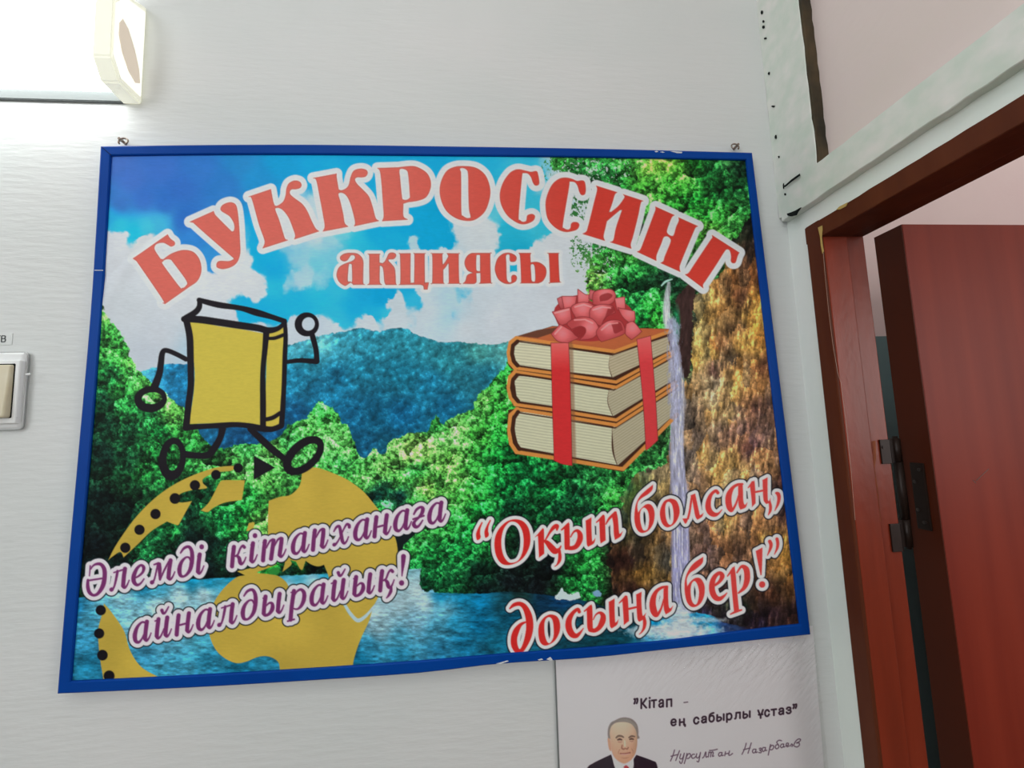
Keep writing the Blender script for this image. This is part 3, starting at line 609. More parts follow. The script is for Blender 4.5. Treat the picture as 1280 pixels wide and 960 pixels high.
# waterfall
def falls(pts, seed):
    c = np.array(pts, float); cx = np.interp(Y, c[:, 1], c[:, 0]); wd = np.interp(Y, c[:, 1], c[:, 2], left=0, right=0)
    st = fbm(X, Y, 2.0, seed, 3, .6, sx=.8, sy=9)
    d = np.abs(X - cx) - wd + (st - .5) * 7 + (Y < c[0, 1]) * 50 + (Y > c[-1, 1]) * 50
    top = np.clip((Y - 380) / 320, 0, 1)[..., None]
    base = np.array([196, 202, 208]) * (1 - top) + np.array([160, 162, 206]) * top
    cv.paint(base * (.50 + .78 * st)[..., None] + np.clip(st - .6, 0, 1)[..., None] * 160, 0, 3.0, .93, None, d)
falls([(836, 352, 1), (834, 366, 3), (833, 385, 5), (836, 410, 6), (841, 440, 8), (846, 470, 8), (847, 500, 9), (846, 540, 9), (847, 580, 9), (850, 620, 11), (851, 680, 11), (851, 730, 12), (850, 770, 15)], 161)
cv.paint(np.array([26, 110, 70]) * (.6 + v2[..., None]), 0, 3, .8, None, np.hypot((X - 846) / 5, (Y - 405) / 26) * 5 - 4)
cv.stroke([(827, 357, .9), (832, 352, 1.4), (840, 349, .8)], (150, 190, 180)); 
# lake
WAT = parse_pts('''95,760,20,100,140 110,770,60,140,170 100,800,50,135,172 110,830,20,95,125 105,845,30,110,140 150,745,120,172,190 130,760,90,160,182 180,732,20,120,158 200,735,60,150,180 240,728,10,118,155 225,745,150,184,194 255,742,158,186,194 200,760,150,184,194 170,775,112,168,186 230,775,150,182,192 260,730,14,120,155 300,726,14,120,150 210,800,70,140,166 180,820,50,130,165 220,830,56,140,172 260,825,32,112,142 200,845,54,140,170 300,838,20,104,136 330,830,30,110,140 250,805,60,140,164 350,722,50,140,168 370,722,60,152,178 405,719,40,145,175 360,735,150,184,196 395,730,152,186,196 470,730,150,184,194 500,718,60,150,166 505,725,164,188,194 520,738,160,184,190 500,750,150,180,190 470,765,150,178,188 475,780,130,170,184 530,755,150,178,190 520,775,110,160,182 500,800,60,138,166 460,810,40,124,158 450,825,14,92,124 500,820,30,114,148 555,765,90,156,180 570,780,30,124,160 545,790,60,140,170 550,810,30,104,138 580,745,14,112,150 550,745,20,120,160 600,755,8,100,140 600,780,8,104,146 620,800,14,90,116 580,805,16,96,130 640,770,10,80,108 630,755,14,60,74 650,750,20,44,40 680,755,10,44,70 700,752,10,50,88 700,775,12,62,78 660,800,20,80,98 720,790,12,62,76 750,770,10,40,60 750,800,12,62,72 790,780,8,56,72 780,800,10,60,74 805,770,10,86,130 818,778,10,130,180 822,785,6,120,172 830,790,90,170,200 825,797,110,176,200 840,777,10,120,170 850,788,176,196,210 858,793,190,204,212 875,793,120,176,204 890,788,30,130,180 870,778,14,130,184 885,776,40,150,196 905,776,40,60,110 910,788,30,40,70 940,787,34,30,50''')
wn = fbm(X, Y, 3.2, 171, 4, .62, sx=2.4, sy=.9); wn2 = fbm(X, Y, 12, 181, 3, .5, sx=2.2, sy=.7)
wat = idw(X, Y + (wn2 - .5) * 6, WAT, 3.2, 40)
amp = np.clip(1.25 - np.hypot((X - 400) / 180, (Y - 735) / 45), .0, 1)
watc = wat * (1 + (.95 - .7 * amp[..., None]) * ((wn - .5) * 1.1 + (wn2 - .5) * .5)[..., None])
rough_poly('80,748* 140,742 205,727 262,723* 344,720* 411,717* 502,712* 526,711* 528,738 560,741 600,742 640,740 698,746 735,752 770,764 800,774 815,770 830,766 850,768 872,766 892,771 905,778 930,784 960,795* 1010,800* 1010,900* 80,900*', 1.2, watc, seed=77)
for (a_, b_, rx_, ry_, al) in ((846, 789, 44, 9, .95), (850, 783, 22, 12, .9), (850, 768, 13, 14, .8), (812, 787, 26, 5, .6), (885, 775, 24, 3, .6)):
    cv.paint(np.array([186, 202, 210.]) * (.75 + .45 * wn[..., None]), 0, 9, al, None, (np.hypot((X - a_) / rx_, (Y - b_) / ry_) - 1) * 9 + (fbm(X, Y, 4, 431, 3) - .5) * 9)
rough_poly('694,748 698,741 703,735 708,742 716,743 723,740 725,748 710,750', 2, (178, 196, 205), seed=78, sc_=3)
rough_poly('740,740 748,738 752,744 745,746', 1.5, (110, 150, 180), seed=79, sc_=3)
rough_poly('480,640* 494,640 497,664* 520,664 506,680 500,700 497,715* 488,715*', 2.0, np.ones_like(X)[..., None] * np.array([18, 26, 28.]), seed=80)
cv.stroke([(478, 629, 1.5), (484, 633, 1.8), (488, 629, 1.3)], (150, 185, 175)); cv.stroke([(486, 625, .6), (490, 640, .6)], (130, 170, 160))

# --- the golden land shapes and the dotted path of the emblem
GOLD = np.array([171, 147, 60.]); gold = GOLD * (1 + (fbm(X, Y, 60, 191, 2) - .5) * .16)[..., None]
gold = gold + ((390 - X) / 300 * 6)[..., None] * 0
G_ = lambda s: parse(s, (80, 570), 3.2)
def goldpoly(cs):
    sl, d = cv.sd(cs, 3)
    if sl is not None: cv.paint(gold[sl], 0, .9, 1, sl, d)
goldpoly([G_('176,418* 212,350 290,242 380,155 480,93 600,48 690,38* 672,58 610,66 560,88 556,108 572,128 520,134* 468,150 448,176 470,186 512,180* 492,215 466,262 456,276 438,272 412,262* 350,300 296,352 238,406* 224,384 186,408*')])
goldpoly([G_('724,97* 640,97 622,108 600,150 578,188 548,218* 575,224 600,206 645,186 712,176*')])
goldpoly([G_('160,590* 190,625 240,700 265,780 310,845 390,890* 395,910* 160,910* 142,800 136,700 150,640')])
hole1 = parse('352,703* 356,706 360,711 362,700 372,695* 400,690* 420,706* 405,705 396,708 390,706 382,701* 380,708 378,712 375,711 371,704* 366,697')
land_up = parse('378,585* 390,584 402,586 425,595 438,602 455,615 470,633 484,652 493,669 497,687 497,712* 480,730* 470,752 464,760* 455,772 447,775 436,765 430,757* 414,745* 411,722 405,706* 398,708 390,706 382,701* 380,707 378,712 375,711 370,702* 363,700* 364,706 353,715* 356,704 357,690* 335,676* 335,650 336,626* 350,621 362,619 371,612 376,603')
goldpoly([land_up])
goldpoly([parse('311,654* 318,653 316,662 308,664*')])
goldpoly([parse('296,714* 318,709 330,704 346,706* 330,712 322,716 345,719 358,728 368,745 400,745 430,757* 436,768 446,777 454,774 465,764* 461,777 453,794 446,812 441,832 440,860* 352,860* 350,838* 348,828 340,822 330,820 320,822 308,827 296,829 283,824 272,815 265,803 261,788 262,770 268,752 280,735 295,722 306,719*')])
cv.stroke([(431, 756, 1.8), (438, 767, 2.0), (447, 775.5, 2.4), (456, 771, 2.0), (464.5, 762, 1.4)], (158, 182, 188))
cv.poly([parse('336,712 345,709 350,714 346,718 336,717')], (40, 120, 50), aa=2)
# dots, arrow
INK = np.array([24, 20, 26.])
for dx_, dy_, r_ in [(697, 48, 19), (608, 75, 19.5), (524, 117, 20.5), (444, 170, 21.5), (366, 232, 20.5), (302, 295, 20.5), (245, 367, 20.5), (147, 617, 20.5), (140, 710, 20.5), (153, 797, 21.5), (180, 880, 22)]:
    cx_, cy_ = 80 + dx_ / 3.2, 570 + dy_ / 3.2
    cv.stroke([(cx_ - .01, cy_, r_ / 3.2), (cx_ + .01, cy_, r_ / 3.2)], INK * .8)
Bk = lambda s: parse(s, (100, 360), 4.0)
BR = lambda pts: [(100 + a / 4, 360 + b / 4, r_ / 4) for a, b, r_ in pts]
cv.poly([Bk('870,838* 976,898* 868,960*')], INK)
# running book emblem
YB = np.array([180, 164, 66.])
cv.poly([Bk('545,172 700,192 800,205 922,228 930,230* 905,420 902,685* 770,674 545,680* 572,480 566,330')], YB)
cv.poly([Bk('935,225* 1020,195* 1015,450 1000,690* 925,700* 930,450')], YB)
for pts in [[(595, 60, 12), (690, 84, 15), (800, 100, 13), (880, 122, 17), (960, 145, 13), (1022, 166, 13)],
            [(598, 62, 12), (596, 95, 14), (575, 122, 15), (530, 148, 14)],
            [(520, 155, 15), (600, 158, 18), (700, 172, 18), (800, 187, 18), (890, 200, 17), (940, 212, 16), (990, 202, 12), (1025, 172, 10)],
            [(530, 155, 16), (548, 240, 17), (552, 340, 17), (554, 480, 16), (542, 580, 16), (530, 698, 17)],
            [(528, 698, 16), (620, 692, 13), (720, 686, 14), (780, 683, 13), (850, 690, 14), (905, 702, 16), (960, 706, 14), (1005, 690, 14)],
            [(932, 215, 16), (925, 300, 14), (914, 420, 13), (915, 560, 15), (915, 690, 15)],
            [(1024, 170, 10), (1028, 240, 11), (1024, 340, 12), (1020, 480, 12), (1014, 600, 13), (1008, 685, 14)],
            [(940, 252, 8), (975, 250, 9), (1018, 234, 9)],
            [(925, 658, 10), (965, 648, 11), (1000, 625, 10)],
            [(530, 356, 12), (480, 330, 12), (432, 312, 12), (412, 325, 14), (404, 380, 16), (396, 430, 17), (370, 500, 20)],
            [(1035, 370, 10), (1100, 362, 12), (1182, 368, 13)], [(1184, 366, 14), (1180, 310, 13), (1165, 250, 14), (1158, 225, 12)],
            [(712, 705, 18), (700, 750, 16), (672, 800, 18), (640, 835, 17), (580, 838, 16), (520, 830, 18)],
            [(850, 705, 14), (900, 750, 17), (960, 805, 18), (1030, 860, 14)]]:
    cv.reset(); cv.add_stroke(BR(pts)); cv.paint(INK)
def ring(cx_, cy_, a, b, ai, bi, ang, ox=0, oy=0, angi=None):
    def el(cx, cy, a, b, an):
        t = np.linspace(0, 2 * np.pi, 40, endpoint=False); c, s_ = math.cos(an), math.sin(an)
        return np.stack([100 + (cx + a * np.cos(t) * c - b * np.sin(t) * s_) / 4, 360 + (cy + a * np.cos(t) * s_ + b * np.sin(t) * c) / 4], -1)
    an = math.radians(ang)
    cv.poly([el(cx_, cy_, a, b, an), el(cx_ + ox, cy_ + oy, ai, bi, an if angi is None else math.radians(angi))], INK)
ring(353, 556, 82, 66, 50, 29, -6, 6, -5)
ring(1134, 182, 61, 60, 32, 34, 20, 8, -2)
ring(462, 855, 68, 108, 33, 66, 6, 4, -8)
ring(1118, 838, 122, 74, 82, 34, -42, 4, 0)

# --- lettering
def outlined(F, white, r1_, fill, dark=None, r2_=0, edge=None, glow=None):
    """F distance field in photo px: dark rim, white body, tinted edge, fill"""
    cv.F = F
    if dark is not None: cv.paint(dark, r2_, 1.0)
    cv.paint(white, r1_, 1.1)
    if glow is not None: cv.paint(glow, 1.3, 1.8, .75)
    if edge is not None: cv.paint(edge, .25, .9, .9)
    cv.paint(fill, -.25 if edge is not None else 0, 1.0)
    cv.reset()
TITLE = [((160, 270), ['50,425* 395,185* 420,225 462,258 465,285 445,300 425,302 395,285 350,265 290,275 264,305 268,345 322,428* 350,436* 420,385 500,352 570,341 650,360 705,420 730,500 725,580 685,655 600,715 370,878* 348,870* 345,830 110,485 85,450', '400,430 368,436 347,455 350,490 510,705 540,722 578,700 584,645 450,460 428,436']),
 ((220, 230), ['138,378* 375,272* 385,298 405,325 540,460 560,475 580,465 586,425 575,380 540,325 500,297 455,268 447,240 475,205 540,184 590,202 612,260 628,400 637,560 640,690 610,780 550,828 470,848 415,835 405,810 415,782 445,770 530,772 578,752* 575,738* 530,700 300,500 172,385*']),
 ((300, 210), ['88,287* 308,213* 312,235 330,330 345,376* 370,380 410,358 440,325 458,270 465,210 490,155 545,128 595,138 614,170 600,198 560,210 518,212 498,232 500,262 540,300 620,360 670,430 715,530 755,605 790,632* 545,712* 553,670 530,600 490,500 440,430 400,402 365,398 352,420 390,520 430,650 450,708 478,722* 228,802* 248,750 240,700 190,560 120,310']),
 ((380, 190), ['92,262* 325,218* 326,260 345,375* 375,384 420,365 450,325 468,250 500,188 565,168 620,180 635,210 618,242 580,252 530,252 508,275 530,320 600,390 650,450 685,550 715,660 748,688* 502,740* 512,710 500,640 460,500 420,430 375,405 342,420 360,490 390,620 405,710 440,745* 190,793* 208,740 190,620 160,460 125,285']),
 ((460, 190), ['95,162* 300,155* 440,142 520,165 590,215 625,290 622,370 580,450 500,485 400,500* 352,515* 352,640 395,675* 142,690* 158,640 150,500 135,300 120,190', '345,166 318,172 312,200 318,250 338,450 352,476 385,480 415,462 420,430 405,240 390,185']),
 ((540, 190), ['320,142 440,160 530,230 575,340 578,450 530,590 440,670 350,687 240,660 140,580 85,450 85,320 140,200 220,152', '305,158 278,168 288,200* 290,300 292,600 310,640 350,662 388,658* 385,630 372,570 365,400 362,220 345,175']),
 ((610, 190), ['310,175 380,190 430,200 480,193 497,215 512,300 500,330 470,332 448,300 430,250 395,214 345,210* 335,280 305,640 320,682 350,700 383,688 392,640 415,625 445,622 468,640 460,675 430,700 370,720 300,710 200,640 135,530 120,420 150,310 210,220 260,185']),
 ((670, 200), ['300,178 360,190 410,210 460,205 487,222 497,290 488,340 455,348 434,315 415,255 385,220 335,214* 325,300 268,640 280,682 320,697 345,680 352,640 375,622 415,625 432,650 415,688 370,708 290,717 200,680 120,590 97,460 110,360 160,250 230,190']),
 ((720, 210), ['203,178* 410,243* 387,268 362,350 330,440* 352,440* 420,385 470,320 487,287 473,265* 672,330* 647,350 620,480 570,680 546,760 552,806* 343,742* 375,718 400,600 445,465 462,420* 440,420* 380,470 308,532* 295,590 275,680 287,726* 68,658* 102,636 120,590 180,350 212,220']),
 ((780, 240), ['315,148* 503,232* 475,258 432,370 432,412 465,438 497,432 522,350 548,290 546,256* 738,342* 715,357 690,410 570,700 555,760 562,797* 367,710* 395,690 410,640 465,505 462,465 430,443 395,455 370,520 325,630 322,687* 132,598* 165,573 210,460 300,220 315,180']),
 ((840, 270), ['402,193* 672,366* 655,400 635,462 608,470 590,450 592,400 578,345 548,333 520,362 440,490 340,640 310,685 312,720* 132,585* 168,568 220,490 380,250 404,220'])]
cv.reset()
for org, cs in TITLE: cv.add([parse(c, org, 8.0) for c in cs], 12)
RED = np.array([186, 60, 50.]); t_ = np.clip((X - 480) / 260, 0, 1)[..., None]
redt = np.array([190, 92, 82.]) * (1 - t_) + np.array([184, 56, 46.]) * t_  # paler towards the left: gloss sheen put into the title red
WHT = np.array([190, 194, 198.])
outlined(cv.F, WHT, 7.4, redt, edge=(150, 60, 52), glow=(212, 200, 196))
SUB = [((415, 305), ['300,145 400,155 470,210 500,290 498,440 498,620 524,650* 340,652* 325,632 300,620 270,632 240,655 200,665 120,610 78,520 85,440 120,370 200,320 320,275 368,230 360,185 330,175 300,182 270,225 240,262 190,275 140,250 135,205 180,165 240,148', '272,322 320,325* 325,590 290,604 252,590 256,450']),
 ((415, 305), ['572,158* 772,158* 758,182 758,300* 810,310* 845,280 880,215 910,155 960,140 1012,155 1022,195 985,238 910,245 905,272 950,320 1000,390 1015,500 1020,620 1034,652* 860,652* 840,600 830,480 815,380 785,348 762,348* 762,600 797,650* 568,652* 600,610 598,400 597,190']),
 ((510, 305), ['-146,153* 40,150* 38,300 38,600 55,622 95,618 100,590 105,185 88,150* 282,150* 265,190 268,600 270,618* 332,618* 310,727* 256,727* 245,670 200,650* -146,652* -120,600 -125,190']),
 ((510, 305), ['363,150* 562,150* 548,180 553,330* 580,310 630,230 645,190 623,150* 828,152* 810,185 818,600 850,634* 638,634* 655,600 652,310* 635,318 600,370 562,412* 565,600 582,634* 363,634* 390,600 390,190']),
 ((510, 305), ['1060,145* 1338,145* 1315,180 1325,590 1348,625* 1138,634* 1160,600 1160,460* 1090,465* 1095,590 1080,622 1040,637 878,634* 920,590 950,500 1040,460* 960,425 915,350 910,270 950,190 1010,150', '1110,172 1155,175* 1155,438* 1108,433 1090,390 1092,200']),
 ((605, 305), ['380,142 450,155 505,190 520,235 495,278 430,280 412,245 410,175 372,165 348,200 355,300 360,520 375,590 410,617 440,600 438,530 460,498 500,500 525,535 510,590 460,622 400,637 320,625 230,560 180,440 180,350 220,230 300,160']),
 ((605, 305), ['556,145* 753,145* 740,180 746,295* 850,288 940,330 992,400 990,500 940,590 870,627* 578,627* 595,590 585,300 575,180', '772,318 745,348 752,470 760,580 790,604 818,590 822,500 812,370 797,330']),
 ((605, 305), ['1013,145* 1203,145* 1190,172 1198,400 1210,590 1233,612* 1036,622* 1055,590 1040,190'])]
for org, cs in SUB: cv.add([parse(c, org, 12.8) for c in cs], 8)
outlined(cv.F, WHT, 4.6, redt, edge=(120, 60, 56), glow=(212, 202, 198))

# slanted bold serif letters built from tapered strokes (u along the line, v up, r half width; x-height 1)
q1 = [(.62, .93, .06), (.42, 1.0, .05), (.2, .80, .08), (.10, .45, .11), (.14, .14, .10), (.30, .02, .07), (.46, .16, .045), (.58, .45, .04)]
def stem(u, v0=.14, v1=.98, lean=.05, r=.105): return [(u + lean, v1, r), (u + lean * .3, (v0 + v1) / 2, r), (u, v0, r)]
def hook(u): return [(u, .14, .105), (u + .08, .03, .07), (u + .19, .12, .045), (u + .29, .36, .03)]
def serif(u): return [(u - .12, .92, .035), (u + .02, .955, .05)]
def br(u, v): return [(u, v + .16, .085), (u + .07, v, .07), (u + .18, v + .02, .055), (u + .33, v + .27, .035)]
GL = {
 'а': [q1, stem(.62), hook(.62)],
 'й': [serif(.22), stem(.22, .15), [(.22, .15, .105), (.30, .02, .07), (.44, .12, .045), (.58, .45, .04)], stem(.66), hook(.66), br(.42, 1.24)],
 'н': [serif(.22), stem(.14, .02), [(.2, .47, .05), (.65, .50, .05)], stem(.66), hook(.66)],
 'л': [[(.08, .06, .105), (.10, .07, .10)], [(.08, .04, .08), (.2, .16, .05), (.28, .5, .06), (.34, .93, .07)], [(.16, .90, .035), (.75, .97, .05)], stem(.66), hook(.66)],
 'д': [[(.12, 1.24, .04), (.28, 1.44, .065), (.52, 1.47, .075), (.68, 1.22, .095), (.72, .8, .11), (.66, .35, .10), (.5, .1, .07), (.32, .02, .06), (.16, .12, .09), (.10, .42, .11), (.18, .75, .085), (.38, .95, .05), (.56, .92, .05), (.66, .72, .05)]],
 'ы': [serif(.22), stem(.17, .15), [(.17, .16, .105), (.26, .03, .075), (.46, .08, .08), (.6, .30, .105), (.58, .54, .08), (.44, .62, .05), (.26, .5, .04)], stem(.88), hook(.88)],
 'р': [serif(.2), stem(.12, -.45, .97, .1), [(-.02, -.50, .045), (.30, -.47, .045)], [(.24, .72, .04), (.38, .92, .05), (.58, .97, .07), (.74, .76, .10), (.74, .42, .105), (.62, .14, .08), (.44, .02, .05), (.24, .08, .04)]],
 'к': [serif(.2), stem(.12, .02), [(.24, .50, .05), (.38, .55, .05), (.50, .85, .05), (.62, .95, .065), (.70, .86, .08)], [(.34, .52, .06), (.46, .36, .09), (.52, .14, .10), (.60, .04, .07), (.72, .14, .045), (.80, .34, .03)]],
 'қ': [serif(.2), stem(.12, .02), [(.24, .50, .05), (.38, .55, .05), (.50, .85, .05), (.62, .95, .065), (.70, .86, .08)], [(.34, .52, .06), (.46, .36, .09), (.52, .16, .10), (.62, .06, .07), (.72, .2, .045), (.80, .42, .03)], [(.68, .12, .05), (.66, -.12, .08), (.56, -.32, .06), (.46, -.42, .03)]],
 'і': [serif(.2), stem(.13), hook(.13), [(.26, 1.36, .115), (.262, 1.34, .115)]],
 'т': [serif(.2), stem(.12, .02), [(.24, .62, .04), (.40, .92, .05), (.54, .97, .075)], [(.58, .93, .10), (.57, .8, .105), (.50, .02, .105)], [(.62, .62, .04), (.78, .92, .05), (.92, .97, .075)], [(.96, .93, .10), (.95, .7, .105), (.90, .14, .105)], hook(.90)],
 'п': [serif(.2), stem(.12, .02), [(.24, .62, .04), (.42, .92, .05), (.56, .97, .075)], [(.60, .93, .10), (.60, .7, .105), (.56, .14, .105)], hook(.56)],
 'х': [[(.05, .74, .035), (.16, .92, .06), (.30, .95, .07), (.38, .72, .085), (.44, .45, .09), (.50, .18, .09), (.60, .03, .065), (.72, .12, .045), (.80, .32, .03)], [(.82, .80, .075), (.80, .9, .08), (.68, .97, .06), (.54, .75, .04), (.38, .38, .04), (.22, .12, .05), (.10, .06, .095)]],
 'ғ': [[(.06, .70, .045), (.18, .90, .065), (.38, .99, .065), (.50, .88, .095), (.46, .66, .09), (.30, .47, .06), (.12, .32, .07), (.08, .18, .10), (.18, .04, .09), (.34, .06, .06), (.52, .30, .035)], [(.04, .45, .05), (.56, .52, .05)]],
 'е': [[(.14, .40, .045), (.34, .46, .05), (.54, .62, .065), (.58, .84, .085), (.44, .99, .06), (.24, .86, .08), (.10, .52, .11), (.12, .22, .105), (.28, .03, .075), (.46, .07, .05), (.62, .26, .035)]],
 'м': [[(.08, .05, .105), (.10, .06, .10)], [(.08, .03, .07), (.18, .16, .045), (.26, .55, .045), (.32, .94, .05)], [(.14, .93, .04), (.34, .96, .06)], [(.38, .90, .10), (.42, .6, .10), (.46, .12, .06)], [(.46, .1, .045), (.62, .5, .05), (.84, .94, .05)], stem(.86, .14, .98, .06), hook(.86)],
}
LINE = [('л', 137.2, 738.9), ('е', 164.0, 733.3), ('м', 187.6, 729.7), ('д', 221.2, 722.6), ('і', 244.0, 718.4), ('к', 287.0, 708.9), ('і', 310.6, 704.4), ('т', 325.6, 701.6), ('а', 363.3, 693.9), ('п', 388.2, 688.3), ('х', 415.2, 682.9), ('а', 441.1, 676.8), ('н', 464.6, 671.8), ('а', 491.1, 665.5), ('ғ', 515.0, 660.4), ('а', 533.8, 655.9),
        ('а', 165.6, 804.8), ('й', 190.1, 799.8), ('н', 217.3, 794.5), ('а', 244.8, 789.0), ('л', 272.0, 783.1), ('д', 300.5, 776.3), ('ы', 325.2, 771.2), ('р', 360.8, 763.9), ('а', 386.6, 758.3), ('й', 410.6, 752.8), ('ы', 438.4, 746.8), ('қ', 472.2, 739.2)]
S_ = 24.9
def glyph(ch, x, y, s=S_, slope=-.195, lean=.05, wf=1.0):
    for st in GL[ch]:
        cv.add_stroke([(x + s * (u * wf + lean * v), y + s * (u * wf * slope - v), r_ * s) for u, v, r_ in st], 8)
cv.reset()
for ch, x_, y_ in LINE: glyph(ch, x_, y_, wf=1.06 if ch in 'тм' else 1.0)
T0 = lambda pts, org=(95, 670), k=10.67: [(org[0] + a / k, org[1] + b / k, r_ / k) for a, b, r_ in pts]
for st in [[(190, 400, 10), (180, 530, 8)], [(196, 440, 10), (225, 400, 12), (270, 375, 17), (330, 378, 22), (375, 440, 28), (382, 540, 30), (360, 660, 30), (300, 760, 22), (235, 790, 18), (180, 750, 24), (158, 670, 24), (160, 590, 18)], [(155, 595, 12), (350, 565, 12)]]:
    cv.add_stroke(T0(st), 8)
for st in [[(793, 165, 32), (790, 230, 28), (780, 340, 16), (773, 425, 7)], [(768, 518, 34), (768, 522, 34)]]:
    cv.add_stroke(T0(st, (430, 680)), 8)
outlined(cv.F, (196, 192, 200), 4.9, (104, 42, 92), dark=(16, 22, 28), r2_=6.3, glow=(206, 186, 202))

# red calligraphic lines
cv.reset()
def K(pts, org, k=10.667): cv.add_stroke([(org[0] + a / k, org[1] + b / k, r_ / k) for a, b, r_ in pts], 8)
def KP(cs, org, k=10.667): cv.add([parse(c, org, k) for c in cs], 8)
o1, o2, o3, o4, o5, o6, o7 = (580, 635), (680, 620), (780, 600), (880, 585), (620, 740), (730, 720), (845, 670)
K([(240, 195, 8), (205, 270, 15), (188, 340, 26), (192, 385, 30), (183, 412, 16)], o1)
K([(350, 165, 8), (315, 240, 14), (298, 310, 24), (303, 355, 28), (292, 382, 14)], o1)
KP(['690,150 790,180 860,270 885,400 870,520 810,640 720,720 600,760 500,740 430,640 405,500 420,370 480,260 580,175', '650,180 720,210 775,300 795,430 780,580 730,690 660,728 590,720 530,640 500,520 500,400 530,280 590,200'], o1)
KP(['945,390* 1050,268* 1066,300 1068,480 1070,610* 1000,662* 992,500 985,368*'], o1)
K([(10, 600, 10), (45, 540, 12), (80, 480, 16), (130, 418, 26), (172, 402, 28), (172, 450, 12)], o2)
K([(12, 600, 20), (50, 630, 32), (100, 690, 42), (150, 735, 40), (200, 710, 18), (225, 668, 8)], o2)
K([(205, 730, 18), (212, 800, 22), (205, 860, 22), (175, 915, 10), (145, 938, 5)], o2)
K([(235, 450, 10), (320, 380, 20)], o2); KP(['268,420* 325,350* 340,400 345,690* 300,720* 275,700 270,560'], o2)
K([(320, 690, 28), (370, 695, 28), (430, 670, 32), (475, 590, 38), (480, 515, 34), (445, 462, 20), (395, 480, 12), (355, 545, 8)], o2)
KP(['555,328* 632,285* 632,420 640,585 652,600 685,560* 665,630 590,676* 570,640 562,500'], o2)
K([(700, 350, 8), (790, 268, 18)], o2); KP(['735,320* 798,248* 812,300 822,590* 755,632* 745,560'], o2)
K([(825, 375, 8), (870, 300, 16), (950, 225, 20)], o2); KP(['905,270* 965,205* 985,300 1000,480 1018,500 1050,470* 1020,540 945,585* 930,500 925,380'], o2)
KP(['387,62* 378,130 320,190 240,240 190,290 178,360 188,432* 230,380 290,328 350,325 395,380 408,470 390,580 330,670 250,706 190,680 150,600 138,480 158,330 210,220 290,140', '275,370 320,420 335,530 320,640 290,672 250,660 220,560 215,450 235,390'], o3)
KP(['640,250 700,280 735,360 740,450 700,550 640,610 570,630 510,580 480,480 485,390 530,290 590,255', '600,290 640,330 660,440 655,550 620,598 580,570 555,480 550,370 565,310'], o3)
K([(800, 525, 12), (835, 525, 12)], o3); KP(['780,515* 860,510* 835,570 812,578'], o3)
K([(852, 515, 14), (875, 420, 14), (890, 320, 14), (905, 220, 14)], o3); KP(['888,205* 948,180* 1005,440 1020,465 1060,440* 1040,490 980,530* 950,480 915,300'], o3)
K([(1250, 170, 22), (1222, 145, 20), (1165, 190, 22), (1130, 270, 32), (1122, 360, 38), (1150, 430, 38), (1205, 462, 30), (1262, 445, 14), (1305, 395, 5)], o3)
K([(512, 215, 14), (450, 222, 18), (385, 262, 22), (335, 350, 38), (325, 440, 42), (342, 530, 38), (372, 565, 20), (425, 480, 14), (465, 360, 12)], o4)
KP(['455,235* 515,210* 520,300 525,440 545,490 580,455* 555,525 485,556* 462,500 455,380'], o4)
K([(590, 262, 7), (648, 190, 16)], o4); KP(['610,230* 672,165* 682,260 688,470* 640,520* 632,400'], o4)
K([(680, 322, 13), (790, 300, 13)], o4); KP(['780,160* 848,125* 848,300 852,420 866,440 885,400* 880,460 830,480* 795,430 785,300'], o4)
K([(875, 450, 15), (886, 510, 20), (882, 570, 18), (858, 625, 6)], o4)
K([(965, 335, 16), (990, 350, 26), (1000, 400, 24), (985, 480, 18), (945, 568, 5)], o4)
K([(185, 220, 10), (240, 172, 24), (320, 158, 28), (385, 205, 36), (435, 320, 46), (450, 460, 48), (430, 590, 44), (390, 700, 34), (345, 775, 28), (290, 788, 34), (248, 720, 42), (240, 620, 42), (270, 520, 40), (330, 435, 22), (405, 398, 10)], o5)
KP(['740,300 810,325 850,400 850,520 800,630 730,690 650,715 590,670 565,560 575,440 630,350 690,310', '710,335 750,370 768,470 765,600 720,680 680,660 650,560 645,430 665,360'], o5)
K([(1110, 265, 22), (1090, 232, 22), (1025, 280, 26), (975, 370, 38), (970, 470, 44), (1010, 560, 42), (1070, 585, 30), (1125, 540, 16), (1165, 485, 5)], o5)
K([(5, 470, 8), (88, 405, 18)], o6); KP(['35,440* 100,380* 112,440 118,700* 75,745* 45,690 40,560'], o6)
K([(85, 715, 32), (140, 728, 28), (200, 690, 32), (245, 610, 40), (255, 535, 34), (215, 490, 18), (160, 515, 10), (125, 580, 7)], o6)
KP(['330,345* 408,300* 408,440 415,600 425,618 462,580* 440,650 370,700* 345,660 335,500'], o6)
K([(470, 360, 7), (555, 278, 18)], o6); KP(['510,320* 575,260* 588,340 600,600* 530,655* 525,540'], o6)
K([(590, 440, 14), (700, 415, 14)], o6); KP(['695,245* 768,210* 765,340 778,510 795,525 828,488* 800,570 738,610* 712,570 700,400'], o6)
K([(800, 550, 18), (810, 620, 24), (800, 690, 20), (770, 745, 10), (738, 776, 5)], o6)
K([(1105, 140, 14), (1035, 155, 18), (965, 205, 24), (925, 290, 36), (915, 390, 44), (935, 480, 44), (970, 520, 26), (1025, 440, 14), (1065, 310, 12)], o6)
KP(['1060,165* 1122,130* 1122,280 1130,400 1150,430 1188,395* 1160,465 1090,512* 1065,440 1058,300'], o6)
k8 = 8.0
KP(['272,208* 264,270 200,330 140,370 108,430 112,502* 150,450 200,418 250,430 285,500 280,600 240,680 170,712 115,670 88,570 88,450 120,350 180,270', '185,450 215,490 230,570 215,660 190,685 160,650 145,560 155,480'], o7, k8)
